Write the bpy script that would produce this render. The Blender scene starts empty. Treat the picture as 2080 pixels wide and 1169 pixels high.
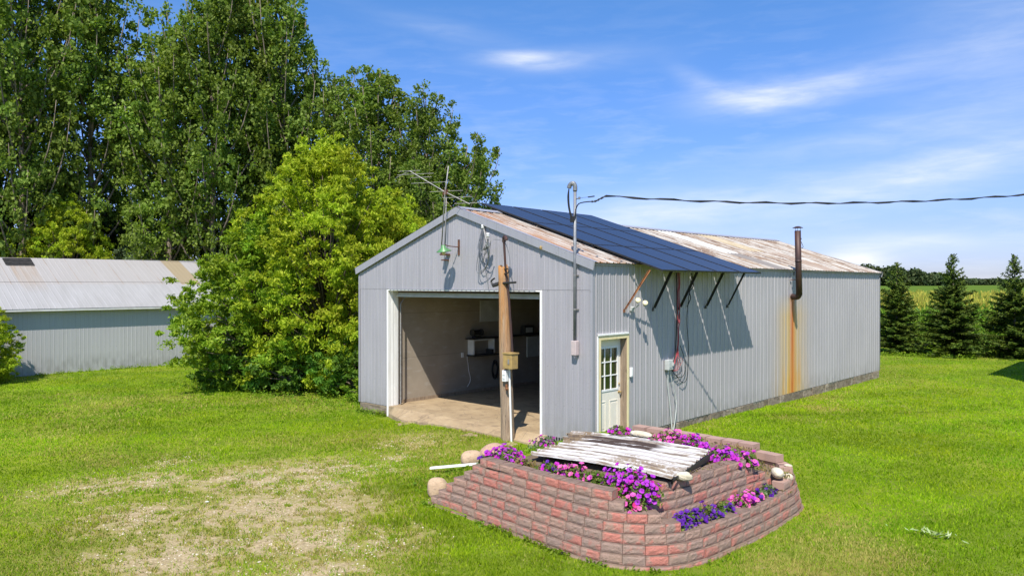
import bpy, math, random
import numpy as np
from mathutils import Vector, Matrix, Euler
random.seed(7); RNG = np.random.default_rng(7)
S = bpy.context.scene; COL = S.collection
R = math.radians
# ------------------------------------------------------------------ camera
CAMP = (9.10, -11.988, 3.213); YAW = 0.758; F = 1500.1
cd = bpy.data.cameras.new('camera'); cam = bpy.data.objects.new('camera', cd); COL.objects.link(cam)
cam.location = CAMP; cam.rotation_euler = (R(90) - 0.004, 0, YAW)
cd.sensor_width = 36; cd.lens = F / 2080 * 36; cd.clip_start = .1; cd.clip_end = 9000
S.camera = cam
# ------------------------------------------------------------------ view
S.view_settings.view_transform = 'Standard'; S.view_settings.look = 'None'
S.view_settings.exposure = 0.55; S.view_settings.gamma = 1
S.render.engine = 'CYCLES'
S.cycles.max_bounces = 6; S.cycles.transparent_max_bounces = 6
# ------------------------------------------------------------------ node helper
class NT:
    def __init__(s, tree): s.t = tree; s.N = tree.nodes; s.L = tree.links
    def put(s, sock, v):
        if v is None: return
        if isinstance(v, bpy.types.NodeSocket): s.L.new(v, sock)
        else:
            try: sock.default_value = v
            except Exception: sock.default_value = tuple(v) + (1,)
    def n(s, typ, ins=None, out=0, **props):
        nd = s.N.new(typ)
        for k, v in props.items(): setattr(nd, k, v)
        for k, v in (ins or {}).items(): s.put(nd.inputs[k], v)
        return nd.outputs[out]
    def m(s, op, a, b=None, c=None, clamp=False):
        return s.n('ShaderNodeMath', {0: a, 1: b, 2: c}, operation=op, use_clamp=clamp)
    def noise(s, vec, scale=5, detail=3, rough=.55, out=0, dist=0):
        return s.n('ShaderNodeTexNoise', {'Vector': vec, 'Scale': scale, 'Detail': detail, 'Roughness': rough, 'Distortion': dist}, out)
    def map(s, vec, scale=(1, 1, 1), loc=(0, 0, 0), rot=(0, 0, 0)):
        return s.n('ShaderNodeMapping', {'Vector': vec, 'Scale': scale, 'Location': loc, 'Rotation': rot})
    def ramp(s, fac, stops, interp='LINEAR'):
        nd = s.N.new('ShaderNodeValToRGB'); nd.color_ramp.interpolation = interp
        e = nd.color_ramp.elements
        while len(e) < len(stops): e.new(.5)
        for el, (p, c) in zip(e, stops):
            el.position = p; el.color = (c, c, c, 1) if isinstance(c, (int, float)) else tuple(c) + (1,)
        s.put(nd.inputs[0], fac); return nd.outputs[0]
    def mix(s, fac, a, b, mode='MIX'):
        nd = s.N.new('ShaderNodeMix'); nd.data_type = 'RGBA'; nd.blend_type = mode
        s.put(nd.inputs[0], fac); s.put(nd.inputs[6], a); s.put(nd.inputs[7], b); return nd.outputs[2]
    def rng(s, v, a, b, c=0, d=1):
        return s.n('ShaderNodeMapRange', {0: v, 1: a, 2: b, 3: c, 4: d})
# ------------------------------------------------------------------ world: sky and thin cloud
SUN = Vector((.80, -1.24, 2.00)).normalized()
W = bpy.data.worlds.new('World'); S.world = W; W.use_nodes = True
w = NT(W.node_tree); w.N.clear()
sky = w.N.new('ShaderNodeTexSky'); sky.sky_type = 'NISHITA'; sky.sun_disc = False
sky.sun_elevation = math.asin(SUN.z); sky.sun_rotation = math.atan2(SUN.x, SUN.y)
sky.altitude = 300; sky.air_density = 1.0; sky.dust_density = .6; sky.ozone_density = 2.2
tc = w.n('ShaderNodeTexCoord', out=0)
tc = w.N[-1].outputs[0]
sep = w.N.new('ShaderNodeSeparateXYZ'); w.L.new(tc, sep.inputs[0])
az = w.m('ARCTAN2', sep.outputs[0], sep.outputs[1]); el = w.m('ARCSINE', sep.outputs[2])
comb = w.n('ShaderNodeCombineXYZ', {0: az, 1: el, 2: 0.0})
nz1 = w.noise(w.map(comb, (3, 14, 1), rot=(0, 0, -.12)), 1.6, 5, .6, dist=.4)
nz2 = w.noise(w.map(comb, (5, 26, 1), loc=(3, 1, 0), rot=(0, 0, -.2)), 2.2, 5, .6, dist=.3)
def dirof(u, v):
    a = math.atan((u - 1040) / F); return -YAW + a, math.atan((584.5 - v) / F * math.cos(a)) - .004
def blob(u, v, wu, wv, tilt, amp, warp=.02):
    a0, e0 = dirof(u, v)
    x = w.m('SUBTRACT', az, a0); y = w.m('SUBTRACT', w.m('ADD', el, w.m('MULTIPLY', w.m('SUBTRACT', nz1, .5), warp)), e0)
    c, s_ = math.cos(tilt), math.sin(tilt)
    X = w.m('ADD', w.m('MULTIPLY', x, c), w.m('MULTIPLY', y, s_)); Y = w.m('SUBTRACT', w.m('MULTIPLY', y, c), w.m('MULTIPLY', x, s_))
    d = w.m('ADD', w.m('POWER', w.m('ABSOLUTE', w.m('DIVIDE', X, wu / F)), 2), w.m('POWER', w.m('ABSOLUTE', w.m('DIVIDE', Y, wv / F)), 2))
    return w.m('MULTIPLY', w.m('EXPONENT', w.m('MULTIPLY', d, -1)), amp)
blobs = [blob(1060, 122, 75, 15, -.03, .62, .012), blob(1150, 120, 170, 22, .02, .16), blob(900, 60, 130, 18, -.15, .14),
         blob(1540, 197, 115, 27, .03, .52, .035), blob(1680, 172, 170, 26, .12, .36, .03), blob(1420, 165, 60, 18, -.5, .2),
         blob(1600, 400, 420, 45, .1, .30, .05), blob(1950, 330, 230, 26, .22, .30, .03), blob(2000, 240, 240, 90, .3, .13, .05),
         blob(1850, 492, 120, 16, -.03, .40, .025), blob(1742, 522, 52, 17, -.05, 1.1, .03), blob(1300, 440, 200, 40, .1, .34, .04),
         blob(2060, 60, 160, 110, 0, .22, .05), blob(1980, 565, 160, 10, 0, .3, .01), blob(1700, 290, 260, 22, .12, .16, .04)]
tot = blobs[0]
for b_ in blobs[1:]: tot = w.m('ADD', tot, b_)
wisp = w.rng(nz2, .35, .72, .55, 1.25)
cl = w.m('MULTIPLY', tot, wisp, clamp=True)
gen = w.m('MULTIPLY', w.rng(nz2, .45, .85, 0, .34), w.rng(el, .05, .38, 1, .08))
cl = w.m('MAXIMUM', cl, gen, clamp=True)
skc = w.n('ShaderNodeHueSaturation', {'Saturation': 1.13, 'Value': 1.02, 'Color': sky.outputs[0]})
skc = w.mix(w.rng(el, .0, .42, 0, 1), w.mix(1, skc, (.54, .52, .92, 1), 'MULTIPLY'), w.mix(1, skc, (.62, .88, 1.10, 1), 'MULTIPLY'))
skc = w.mix(w.rng(el, .0, .07, 0, 1), w.mix(1, skc, (1.0, 1.13, 1.0, 1), 'MULTIPLY'), skc)
cloudc = (5.7, 5.95, 6.35, 1)
fin = w.mix(cl, skc, cloudc)
bg = w.N.new('ShaderNodeBackground'); w.L.new(fin, bg.inputs[0]); bg.inputs[1].default_value = .12
wo = w.N.new('ShaderNodeOutputWorld'); w.L.new(bg.outputs[0], wo.inputs[0])
# ------------------------------------------------------------------ sun
sd = bpy.data.lights.new('sun', 'SUN'); sd.energy = 4.6; sd.angle = R(.5); sd.color = (1, .94, .84)
so = bpy.data.objects.new('sun', sd); COL.objects.link(so); so.rotation_euler = SUN.to_track_quat('Z', 'Y').to_euler(); so.location = (10, -20, 30)
# ------------------------------------------------------------------ materials
def newmat(name):
    m = bpy.data.materials.new(name); m.use_nodes = True; t = NT(m.node_tree); t.N.clear()
    o = t.N.new('ShaderNodeOutputMaterial'); p = t.N.new('ShaderNodeBsdfPrincipled'); t.L.new(p.outputs[0], o.inputs[0])
    t.p = p; t.o = o; t.c = t.n('ShaderNodeTexCoord', out=3); t.c = t.N[-1].outputs[3]
    t.g = t.n('ShaderNodeNewGeometry'); t.geo = t.N[-1]
    return m, t
def setp(t, col=None, rough=.6, metal=0, bump=None, bs=.3, bd=.01, spec=.5):
    t.put(t.p.inputs['Base Color'], col); t.put(t.p.inputs['Roughness'], rough); t.put(t.p.inputs['Metallic'], metal)
    t.p.inputs['Specular IOR Level'].default_value = spec
    if bump is not None:
        b = t.N.new('ShaderNodeBump'); t.put(b.inputs['Height'], bump); b.inputs['Strength'].default_value = bs; b.inputs['Distance'].default_value = bd
        t.L.new(b.outputs[0], t.p.inputs['Normal'])
def simple(name, a, b=None, scale=6, rough=.6, metal=0, bs=.2, stretch=(1, 1, 1), spec=.5, detail=4, lo=.35, hi=.65):
    m, t = newmat(name); b = b or tuple(x * .7 for x in a)
    nz = t.noise(t.map(t.c, stretch), scale, detail)
    setp(t, t.mix(t.rng(nz, lo, hi), a + (1,), b + (1,)), rough, metal, t.noise(t.map(t.c, stretch), scale * 4, 3), bs, .004, spec); return m
def siding(name, a, b, dark, metal=.25, stain=False):
    m, t = newmat(name)
    st = t.noise(t.map(t.c, (9, 9, .35)), 1.3, 5, .6); sp = t.noise(t.map(t.c, (1, 1, .6)), 42, 2); big = t.noise(t.c, .5, 3)
    c = t.mix(t.rng(st, .3, .7), a + (1,), b + (1,)); c = t.mix(t.rng(sp, .45, .75, 0, .35), c, dark + (1,))
    c = t.mix(t.rng(big, .4, .7, 0, .3), c, tuple(x * 1.12 for x in a) + (1,))
    sx = t.N.new('ShaderNodeSeparateXYZ'); t.L.new(t.c, sx.inputs[0])
    x, y, z = sx.outputs
    # grime near the foot
    gr = t.m('MULTIPLY', t.rng(z, 0, .5, .55, 0), t.rng(t.noise(t.map(t.c, (3, 3, 1.2)), 2, 3), .35, .7))
    c = t.mix(gr, c, (.20, .19, .17, 1))
    if stain:
        run = t.noise(t.map(t.c, (.0, 9.5, .08)), 1.9, 6, .78)
        dy = t.m('SUBTRACT', y, 9.80)
        fall = t.m('EXPONENT', t.m('MULTIPLY', t.m('POWER', t.m('DIVIDE', dy, .85), 2), -1))
        zz = t.m('MULTIPLY', t.rng(z, 2.95, 2.3, 0, 1), t.rng(z, 0, .9, 1.2, .9))
        k1 = t.m('MULTIPLY', t.m('MULTIPLY', fall, zz), t.rng(run, .38, .52), clamp=True)
        c = t.mix(t.m('MULTIPLY', k1, .95), c, (.56, .37, .08, 1))
        core = t.m('EXPONENT', t.m('MULTIPLY', t.m('POWER', t.m('DIVIDE', t.m('SUBTRACT', dy, .02), .14), 2), -1))
        k2 = t.m('MULTIPLY', t.m('MULTIPLY', core, t.rng(z, 2.98, 2.8)), t.rng(run, .15, .4, .75, 1))
        c = t.mix(k2, c, (.50, .15, .025, 1))
        run2 = t.m('MULTIPLY', t.m('MULTIPLY', fall, t.rng(z, 1.6, .1, 0, 1)), t.rng(t.noise(t.map(t.c, (1, 3, .3)), 2.3, 3), .5, .62))
        c = t.mix(t.m('MULTIPLY', run2, .8), c, (.55, .27, .05, 1))
    sxy = t.m('ADD', x, y); lap = t.m('MULTIPLY', t.m('LESS_THAN', t.m('PINGPONG', sxy, .457), .005), .45); c = t.mix(lap, c, (.14, .145, .15, 1))
    scr = t.m('MULTIPLY', t.m('LESS_THAN', t.m('PINGPONG', t.m('ADD', sxy, .06), .1143), .007), t.m('LESS_THAN', t.m('PINGPONG', t.m('ADD', z, .12), .40), .008)); c = t.mix(t.m('MULTIPLY', scr, .7), c, (.12, .11, .11, 1))
    rough = t.rng(sp, .3, .7, .42, .6)
    setp(t, c, rough, metal, t.noise(t.map(t.c, (2, 2, .6)), 3, 3), .12, .01); return m
M = {}
M['siding'] = siding('galvanised siding', (.425, .405, .43), (.345, .33, .355), (.28, .27, .295))
M['siding_side'] = siding('galvanised side sheet', (.43, .41, .42), (.36, .345, .36), (.30, .29, .305), stain=True)
M['siding_far'] = siding('pale barn sheet', (.51, .50, .505), (.465, .455, .465), (.43, .42, .43))
M['trim'] = siding('galvanised trim', (.40, .39, .42), (.35, .34, .37), (.29, .285, .31), .3)
M['white'] = simple('white painted metal', (.86, .86, .84), (.76, .75, .72), 3, .5, stretch=(4, 4, .5))
M['white2'] = simple('soft white', (.70, .69, .66), (.58, .57, .53), 5, .55)
M['cream'] = simple('cream frame paint', (.82, .70, .40), (.72, .60, .33), 5, .6, stretch=(3, 3, 1))
M['doorw'] = simple('door paint', (.84, .79, .68), (.78, .72, .60), 2, .45)
M['black'] = simple('black steel', (.018, .017, .017), (.03, .027, .025), 8, .5)
M['rubber'] = simple('black cable', (.012, .012, .013), (.02, .02, .02), 8, .6)
M['grey_pipe'] = simple('galvanised pipe', (.24, .25, .265), (.17, .175, .19), 9, .5, .3)
M['alu'] = simple('dull aluminium', (.30, .29, .28), (.20, .19, .18), 14, .55, .2)
M['rust'] = simple('rusty steel', (.16, .06, .03), (.07, .035, .025), 7, .8)
M['rust_o'] = simple('orange rust', (.30, .12, .04), (.12, .05, .03), 12, .85)
M['brown'] = simple('brown stovepipe', (.085, .038, .028), (.045, .028, .026), 4, .55, .2, stretch=(2, 2, .6))
M['brass'] = simple('tan box', (.40, .27, .09), (.29, .20, .08), 9, .6)
M['green_e'] = simple('green enamel', (.10, .27, .10), (.07, .18, .07), 12, .4)
M['bulb'] = simple('frosted bulb', (.75, .68, .45), (.68, .6, .36), 8, .35)
M['porcelain'] = simple('porcelain', (.72, .72, .70), (.5, .5, .48), 20, .3)
M['redcable'] = simple('red cable', (.42, .06, .07), (.30, .05, .06), 9, .6)
M['pinkbox'] = simple('faded box', (.55, .44, .42), (.45, .38, .37), 9, .6)
M['greybox'] = simple('grey box', (.50, .52, .50), (.42, .44, .42), 9, .5)
M['glass_d'], t = newmat('dark pane'); setp(t, t.mix(t.noise(t.c, 3), (.012, .02, .008, 1), (.045, .06, .02, 1)), .08, 0, spec=.6)
M['panel'], t = newmat('solar glass')
px = t.N.new('ShaderNodeSeparateXYZ'); t.L.new(t.c, px.inputs[0])
gy = t.m('PINGPONG', px.outputs[1], .095); gx = t.m('PINGPONG', px.outputs[0], .088)
ln = t.m('MAXIMUM', t.rng(gy, 0, .004, 1, 0), t.rng(gx, 0, .004, 1, 0))
setp(t, t.mix(t.m('MULTIPLY', ln, .04), (.017, .018, .036, 1), (.03, .032, .05, 1)), .34, .0, spec=.45)
M['panel'].node_tree.nodes['Principled BSDF'].inputs['Coat Weight'].default_value = .12
M['panel'].node_tree.nodes['Principled BSDF'].inputs['Coat Roughness'].default_value = .3
# rusty roof
M['roof'], t = newmat('rusty roof')
sx = t.N.new('ShaderNodeSeparateXYZ'); t.L.new(t.c, sx.inputs[0]); X, Y, Z = sx.outputs
sheet = t.n('ShaderNodeTexWhiteNoise', {'W': t.m('FLOOR', t.m('DIVIDE', Y, .88))}, noise_dimensions='1D')
st = t.noise(t.map(t.c, (.35, 8, .35)), 1.5, 6, .68); st2 = t.noise(t.map(t.c, (.9, 22, .9)), 1.3, 4, .65, dist=.3); fine = t.noise(t.c, 9, 4, .7)
c = t.mix(sheet, (.36, .325, .28, 1), (.47, .45, .41, 1))
c = t.mix(t.rng(fine, .35, .7, 0, .5), c, (.52, .49, .46, 1))
c = t.mix(t.m('MULTIPLY', t.rng(st, .47, .57, 0, .85), t.rng(fine, .2, .5, .5, 1)), c, (.25, .155, .085, 1))
c = t.mix(t.m('MULTIPLY', t.rng(st2, .52, .60, 0, .95), t.rng(fine, .30, .5)), c, (.13, .065, .035, 1))
def band(v, a, b): return t.m('MULTIPLY', t.m('GREATER_THAN', v, a), t.m('LESS_THAN', v, b))
up = t.m('LESS_THAN', X, -1.9)
wh = t.m('MULTIPLY', band(Y, 8.35, 9.25), t.m('LESS_THAN', X, -1.45)); c = t.mix(t.m('MULTIPLY', wh, .85), c, (.66, .65, .62, 1))
gy_ = t.m('MULTIPLY', band(Y, 8.45, 9.35), t.m('GREATER_THAN', X, -1.45)); c = t.mix(t.m('MULTIPLY', gy_, .9), c, (.20, .18, .17, 1))
tn = t.m('MULTIPLY', band(Y, 11.0, 12.2), up); c = t.mix(t.m('MULTIPLY', tn, .7), c, (.46, .38, .24, 1))
tn = t.m('MULTIPLY', band(Y, 12.4, 13.3), t.m('GREATER_THAN', X, -1.9)); c = t.mix(t.m('MULTIPLY', tn, .7), c, (.30, .22, .17, 1))
edge = t.m('MULTIPLY', t.rng(Y, 1.2, .2, 0, .9), t.rng(st, .40, .56)); c = t.mix(edge, c, (.34, .16, .07, 1))
setp(t, c, .65, .12, fine, .2, .005)
M['roof_far'], t = newmat('pale barn roof')
sx = t.N.new('ShaderNodeSeparateXYZ'); t.L.new(t.c, sx.inputs[0]); X, Y, Z = sx.outputs
seam = t.rng(t.m('PINGPONG', t.m('ADD', Y, .1), .42), 0, .025, 1, 0)
st = t.noise(t.map(t.c, (.5, 3, .5)), 1.4, 5); up = t.rng(Z, 3.22, 3.27)
c = t.mix(t.rng(st, .3, .7), (.41, .40, .395, 1), (.35, .34, .33, 1))
c = t.mix(t.m('MULTIPLY', up, .6), c, (.39, .36, .335, 1))
c = t.mix(t.m('MULTIPLY', seam, t.m('MULTIPLY', up, t.rng(st, .35, .6, .2, .8))), c, (.27, .18, .11, 1))
tan_ = t.m('MULTIPLY', t.m('MULTIPLY', t.m('GREATER_THAN', Y, 2.45), t.m('LESS_THAN', Y, 3.35)), up); c = t.mix(t.m('MULTIPLY', tan_, .8), c, (.33, .25, .13, 1))
rs = t.m('MULTIPLY', t.m('MULTIPLY', t.m('GREATER_THAN', Y, -4.0), t.m('LESS_THAN', Y, -3.1)), t.rng(Z, 2.9, 3.7)); c = t.mix(t.m('MULTIPLY', rs, t.rng(st, .3, .6, .2, .7)), c, (.35, .27, .2, 1))
setp(t, c, .55, .15, st, .1, .01)
# wood, concrete, stone, block
def wood(name, a, b, dk, axis='z'):
    m, t = newmat(name); sc = (9, 9, .6) if axis == 'z' else (9, .6, 9)
    g = t.noise(t.map(t.c, sc), 3, 6, .7, dist=.6); g2 = t.noise(t.map(t.c, (22, 22, .5)), 3, 3)
    c = t.mix(t.rng(g, .35, .65), a + (1,), b + (1,)); c = t.mix(t.rng(g2, .56, .68), c, dk + (1,))
    kn = t.n('ShaderNodeTexVoronoi', {'Vector': t.map(t.c, (3.2, 3.2, 1.9)), 'Scale': 1.6}); c = t.mix(t.rng(kn, .10, .16, .8, 0), c, tuple(x * .5 for x in b) + (1,))
    return m, t, c, g
M['pole'], t, c, g = wood('weathered pole', (.42, .32, .22), (.24, .175, .125), (.08, .058, .045))
sx = t.N.new('ShaderNodeSeparateXYZ'); t.L.new(t.c, sx.inputs[0])
c = t.mix(t.m('MULTIPLY', t.rng(sx.outputs[2], 1.0, 3.4, .1, 1), t.rng(t.noise(t.map(t.c, (7, 7, .5)), 2.2, 5, .7), .38, .6, .25, .95)), c, (.46, .19, .03, 1)); crk = t.noise(t.map(t.c, (16, 16, .45)), 2.6, 4, .7); c = t.mix(t.rng(crk, .60, .66, 0, .8), c, (.07, .045, .03, 1)); setp(t, c, .85, 0, g, 1.0, .03)
M['wood'], t, c, g = wood('bare board', (.34, .26, .18), (.22, .16, .11), (.10, .07, .05)); setp(t, c, .85, 0, g, .5, .01)
M['concrete'], t = newmat('old concrete')
n1 = t.noise(t.c, 1.2, 5, .6); n2 = t.noise(t.c, 14, 4, .7)
cr = t.n('ShaderNodeTexVoronoi', {'Vector': t.map(t.c, (1, 1, 1)), 'Scale': 1.3}, feature='DISTANCE_TO_EDGE')
c = t.mix(t.rng(n1, .3, .7), (.42, .315, .19, 1), (.28, .20, .115, 1)); n5 = t.noise(t.map(t.c, (1, 1, 1)), 3.4, 6, .75, dist=.5); c = t.mix(t.rng(n2, .5, .75, 0, .5), c, (.24, .19, .14, 1)); c = t.mix(t.rng(n5, .53, .62, 0, .7), c, (.20, .145, .09, 1)); c = t.mix(t.rng(n5, .40, .34, 0, .5), c, (.50, .42, .30, 1))
c = t.mix(t.m('MULTIPLY', t.rng(cr, .003, .012, .8, 0), t.rng(n1, .35, .55)), c, (.16, .12, .08, 1)); setp(t, c, .85, 0, n2, .3, .01)
M['found'], t = newmat('rubble foundation')
v = t.n('ShaderNodeTexVoronoi', {'Vector': t.map(t.c, (1, 2.1, 5)), 'Scale': 1.2}, out=1); v = t.N[-1].outputs[1]; d = t.n('ShaderNodeTexVoronoi', {'Vector': t.map(t.c, (1, 2.1, 5)), 'Scale': 1.2}, feature='DISTANCE_TO_EDGE')
n2 = t.noise(t.c, 12, 5, .7)
c = t.mix(t.n('ShaderNodeSeparateColor', {0: v}), (.16, .12, .08, 1), (.50, .43, .34, 1)); c = t.mix(t.rng(n2, .4, .65, 0, .8), c, (.14, .11, .07, 1))
c = t.mix(.75, c, t.mix(t.geo.outputs['Random Per Island'], (.15, .115, .075, 1), (.46, .39, .30, 1))); c = t.mix(t.rng(t.noise(t.map(t.c, (1, 1, 2.5)), 4, 5, .75), .45, .62), c, (.13, .10, .065, 1)); setp(t, c, .9, 0, n2, .6, .03)
def stone(name, a, b, dk):
    m, t = newmat(name); n1 = t.noise(t.c, 3, 5, .6); n2 = t.noise(t.c, 28, 4, .7)
    c = t.mix(t.rng(n1, .35, .65), a + (1,), b + (1,)); c = t.mix(t.rng(n2, .52, .7, 0, .6), c, dk + (1,)); setp(t, c, .85, 0, t.m('ADD', n2, t.m('MULTIPLY', n1, 3.0)), .6, .02); return m
M['boulder'] = stone('tan boulder', (.50, .36, .23), (.40, .28, .18), (.20, .14, .10))
M['boulder_p'] = stone('pinkish boulder', (.45, .29, .20), (.36, .23, .16), (.22, .15, .11))
M['lime'] = stone('pale limestone', (.66, .60, .48), (.54, .46, .32), (.38, .30, .19))
M['block'], t = newmat('split face block')
ri = t.geo.outputs['Random Per Island']; shf = t.n('ShaderNodeVectorMath', {0: t.c, 1: t.n('ShaderNodeCombineXYZ', {0: t.m('MULTIPLY', ri, 37.0), 1: t.m('MULTIPLY', ri, 53.0), 2: 0.0})}, operation='ADD')
n1 = t.noise(shf, 7, 4, .6); n2 = t.noise(t.c, 55, 4, .7); n3 = t.noise(shf, 5.0, 4, .6)
red = t.ramp(ri, [(0, 0.0), (.3, .15), (.6, .36), (.85, .5), (1, .75)])
f_ = t.m('ADD', red, t.m('MULTIPLY', t.m('SUBTRACT', n3, .5), 3.4), clamp=True)
nrm = t.N.new('ShaderNodeSeparateXYZ'); t.L.new(t.geo.outputs['Normal'], nrm.inputs[0])
g2 = t.n('ShaderNodeTexWhiteNoise', {'W': t.m('MULTIPLY', ri, 91.7)}, noise_dimensions='1D')
c = t.mix(t.m('ADD', t.m('MULTIPLY', g2, .6), t.rng(n1, .3, .7, 0, .4)), (.44, .265, .20, 1), (.30, .215, .18, 1))
c = t.mix(t.m('MULTIPLY', t.rng(f_, .32, .68), .75), c, (.56, .17, .13, 1))
topm = t.rng(nrm.outputs[2], .6, .9)
c = t.mix(topm, c, (.42, .28, .215, 1))
c = t.mix(t.rng(n2, .48, .70, 0, .35), c, (.15, .09, .07, 1)); c = t.mix(t.m('MULTIPLY', t.rng(n3, .62, .75, 0, .5), 1), c, (.17, .16, .15, 1))
dz = t.N.new('ShaderNodeSeparateXYZ'); t.L.new(t.c, dz.inputs[0]); jz = t.m('PINGPONG', t.m('ADD', dz.outputs[2], .36), .06); c = t.mix(t.m('MULTIPLY', t.rng(jz, .003, .012, .75, 0), t.rng(n1, .3, .6, .5, 1)), c, (.11, .075, .055, 1)); c = t.mix(t.m('MULTIPLY', t.rng(dz.outputs[2], -.05, -.30, 0, .6), t.rng(t.noise(t.c, 2.2, 4), .4, .6)), c, (.25, .19, .12, 1))
setp(t, c, .9, 0, n2, .9, .016)
M['capblock'], t = newmat('smooth paver side')
n1 = t.noise(t.c, 5, 4, .6); n2 = t.noise(t.c, 60, 3); ri = t.geo.outputs['Random Per Island']
c = t.mix(t.m('ADD', t.m('MULTIPLY', ri, .5), t.rng(n1, .3, .7, 0, .5)), (.42, .27, .21, 1), (.33, .21, .17, 1)); c = t.mix(t.rng(n2, .5, .7, 0, .25), c, (.22, .15, .12, 1)); setp(t, c, .9, 0, n2, .3, .006)
M['soil'] = stone('dry soil', (.19, .135, .085), (.12, .085, .055), (.26, .19, .12))
M['sheetw'], t = newmat('peeling white sheet')
a_ = t.noise(t.map(t.c, (1.1, 13, .5), rot=(0, 0, .05)), 1.7, 6, .7, dist=.1); b_ = t.noise(t.map(t.c, (1.6, 3, 1)), 1.1, 4, .6); n2 = t.noise(t.c, 25, 4)
sx = t.N.new('ShaderNodeSeparateXYZ'); t.L.new(t.c, sx.inputs[0])
gv = t.n('ShaderNodeAttribute', attribute_name='groove'); gv = t.N[-1].outputs['Fac']; a_ = t.m('ADD', a_, t.m('MULTIPLY', t.m('SUBTRACT', gv, .62), .16))
c = t.mix(t.rng(a_, .52, .56), (.62, .60, .585, 1), (.35, .29, .22, 1)); c = t.mix(t.rng(a_, .575, .62), c, (.13, .085, .055, 1)); c = t.mix(t.m('MULTIPLY', t.m('MULTIPLY', t.rng(gv, .2, .7), t.rng(gv, 1.0, .72)), .65), c, (.20, .17, .15, 1))
yy = t.m('ADD', sx.outputs[1], t.m('MULTIPLY', t.m('SUBTRACT', a_, .5), 1.1))
dirt = t.m('MULTIPLY', t.rng(t.m('ABSOLUTE', t.m('ADD', yy, 2.28)), .13, .24, 1, 0), t.m('MULTIPLY', t.rng(sx.outputs[0], 3.1, 2.9), t.rng(b_, .25, .35))); c = t.mix(dirt, c, (.055, .035, .025, 1))
d2 = t.m('MULTIPLY', t.rng(sx.outputs[0], 1.75, 1.5), t.rng(n2, .35, .5)); c = t.mix(t.m('MULTIPLY', d2, t.rng(b_, .3, .5)), c, (.20, .14, .08, 1))
d3 = t.m('MULTIPLY', t.m('MULTIPLY', t.rng(t.m('ABSOLUTE', t.m('ADD', yy, 3.2)), .12, .25, 1, 0), t.rng(sx.outputs[0], 2.6, 2.9)), t.rng(n2, .35, .55)); c = t.mix(t.m('MULTIPLY', d3, .85), c, (.20, .14, .08, 1))
setp(t, c, .55, 0, n2, .3, .004)
M['lining'], t = newmat('garage wall lining')
sx = t.N.new('ShaderNodeSeparateXYZ'); t.L.new(t.c, sx.inputs[0])
n1 = t.noise(t.c, 1.2, 4); n2 = t.noise(t.map(t.c, (1, 1, 3)), 3, 4)
seam = t.rng(t.m('PINGPONG', sx.outputs[2], .61), 0, .012, 1, 0)
c = t.mix(t.rng(n1, .3, .7), (.36, .305, .24, 1), (.27, .23, .18, 1)); c = t.mix(t.rng(n2, .55, .75, 0, .5), c, (.42, .39, .35, 1)); c = t.mix(t.m('MULTIPLY', seam, .5), c, (.10, .085, .07, 1)); setp(t, c, .8, 0)
M['darkstuff'] = simple('dark tool and shade sheet', (.02, .02, .02), (.05, .045, .04), 9, .6)  # also colours the dark sheets that stand for shade
M['sheath'] = simple('bare white panel', (.55, .56, .56), (.45, .45, .44), 3, .6)
# foliage
def leafmat(name, a, b, c3, trans=.35, rough=.55, nscale=.5, spec=.18):
    m, t = newmat(name); ri = t.geo.outputs['Random Per Island']
    c = t.ramp(ri, [(0, a), (.5, b), (1, c3)]); big = t.noise(t.c, nscale, 2)
    hs = t.n('ShaderNodeHueSaturation', {'Hue': t.rng(big, .3, .7, .485, .515), 'Saturation': 1.0, 'Value': t.rng(big, .3, .7, .8, 1.2), 'Color': c})
    setp(t, hs, rough, 0, spec=spec)
    tr = t.N.new('ShaderNodeBsdfTranslucent'); t.L.new(t.mix(1, hs, (1.25, 1.3, .55, 1), 'MULTIPLY'), tr.inputs[0])
    mx = t.N.new('ShaderNodeMixShader'); mx.inputs[0].default_value = trans
    t.L.new(t.p.outputs[0], mx.inputs[1]); t.L.new(tr.outputs[0], mx.inputs[2]); t.L.new(mx.outputs[0], t.o.inputs[0]); return m
M['poplar'] = leafmat('poplar leaf', (.085, .14, .018), (.145, .215, .03), (.25, .33, .065), .40, .6, .35, .18)
M['poplar_l'] = leafmat('pale poplar leaf', (.12, .19, .022), (.18, .27, .034), (.29, .38, .08), .42, .6, .35, .18)
M['boxelder'] = leafmat('yellow green leaf', (.22, .30, .014), (.34, .43, .024), (.50, .54, .045), .45, .6, .6)
M['boxelder_g'] = leafmat('mid green leaf', (.14, .24, .016), (.22, .33, .024), (.34, .43, .04), .42, .5, .6)
M['shrub'] = leafmat('shrub leaf', (.07, .15, .016), (.11, .22, .025), (.17, .29, .04), .38, .45, .8)
M['greyleaf'] = leafmat('grey green leaf', (.10, .15, .06), (.16, .22, .10), (.22, .29, .15), .3, .4, .8)
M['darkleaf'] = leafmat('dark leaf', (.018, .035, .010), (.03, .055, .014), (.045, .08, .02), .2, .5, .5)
M['needle'] = leafmat('spruce needle', (.040, .070, .010), (.072, .115, .015), (.15, .20, .026), .15, .55, 1.2)
M['corn'] = leafmat('corn leaf', (.09, .18, .015), (.14, .25, .022), (.24, .33, .04), .4, .5, .3)
M['tassel'] = leafmat('corn tassel', (.26, .27, .04), (.42, .37, .06), (.52, .44, .09), .2, .8, .3)
M['grass'] = leafmat('lawn blade', (.18, .32, .007), (.28, .43, .011), (.43, .53, .025), .45, .7, .25, .08)
M['grass_d'] = leafmat('dark lawn blade', (.12, .22, .006), (.18, .30, .010), (.28, .40, .015), .4, .7, .3, .08)
M['clip'] = simple('torn corn leaf', (.38, .44, .22), (.26, .36, .12), 9, .8)
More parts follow.
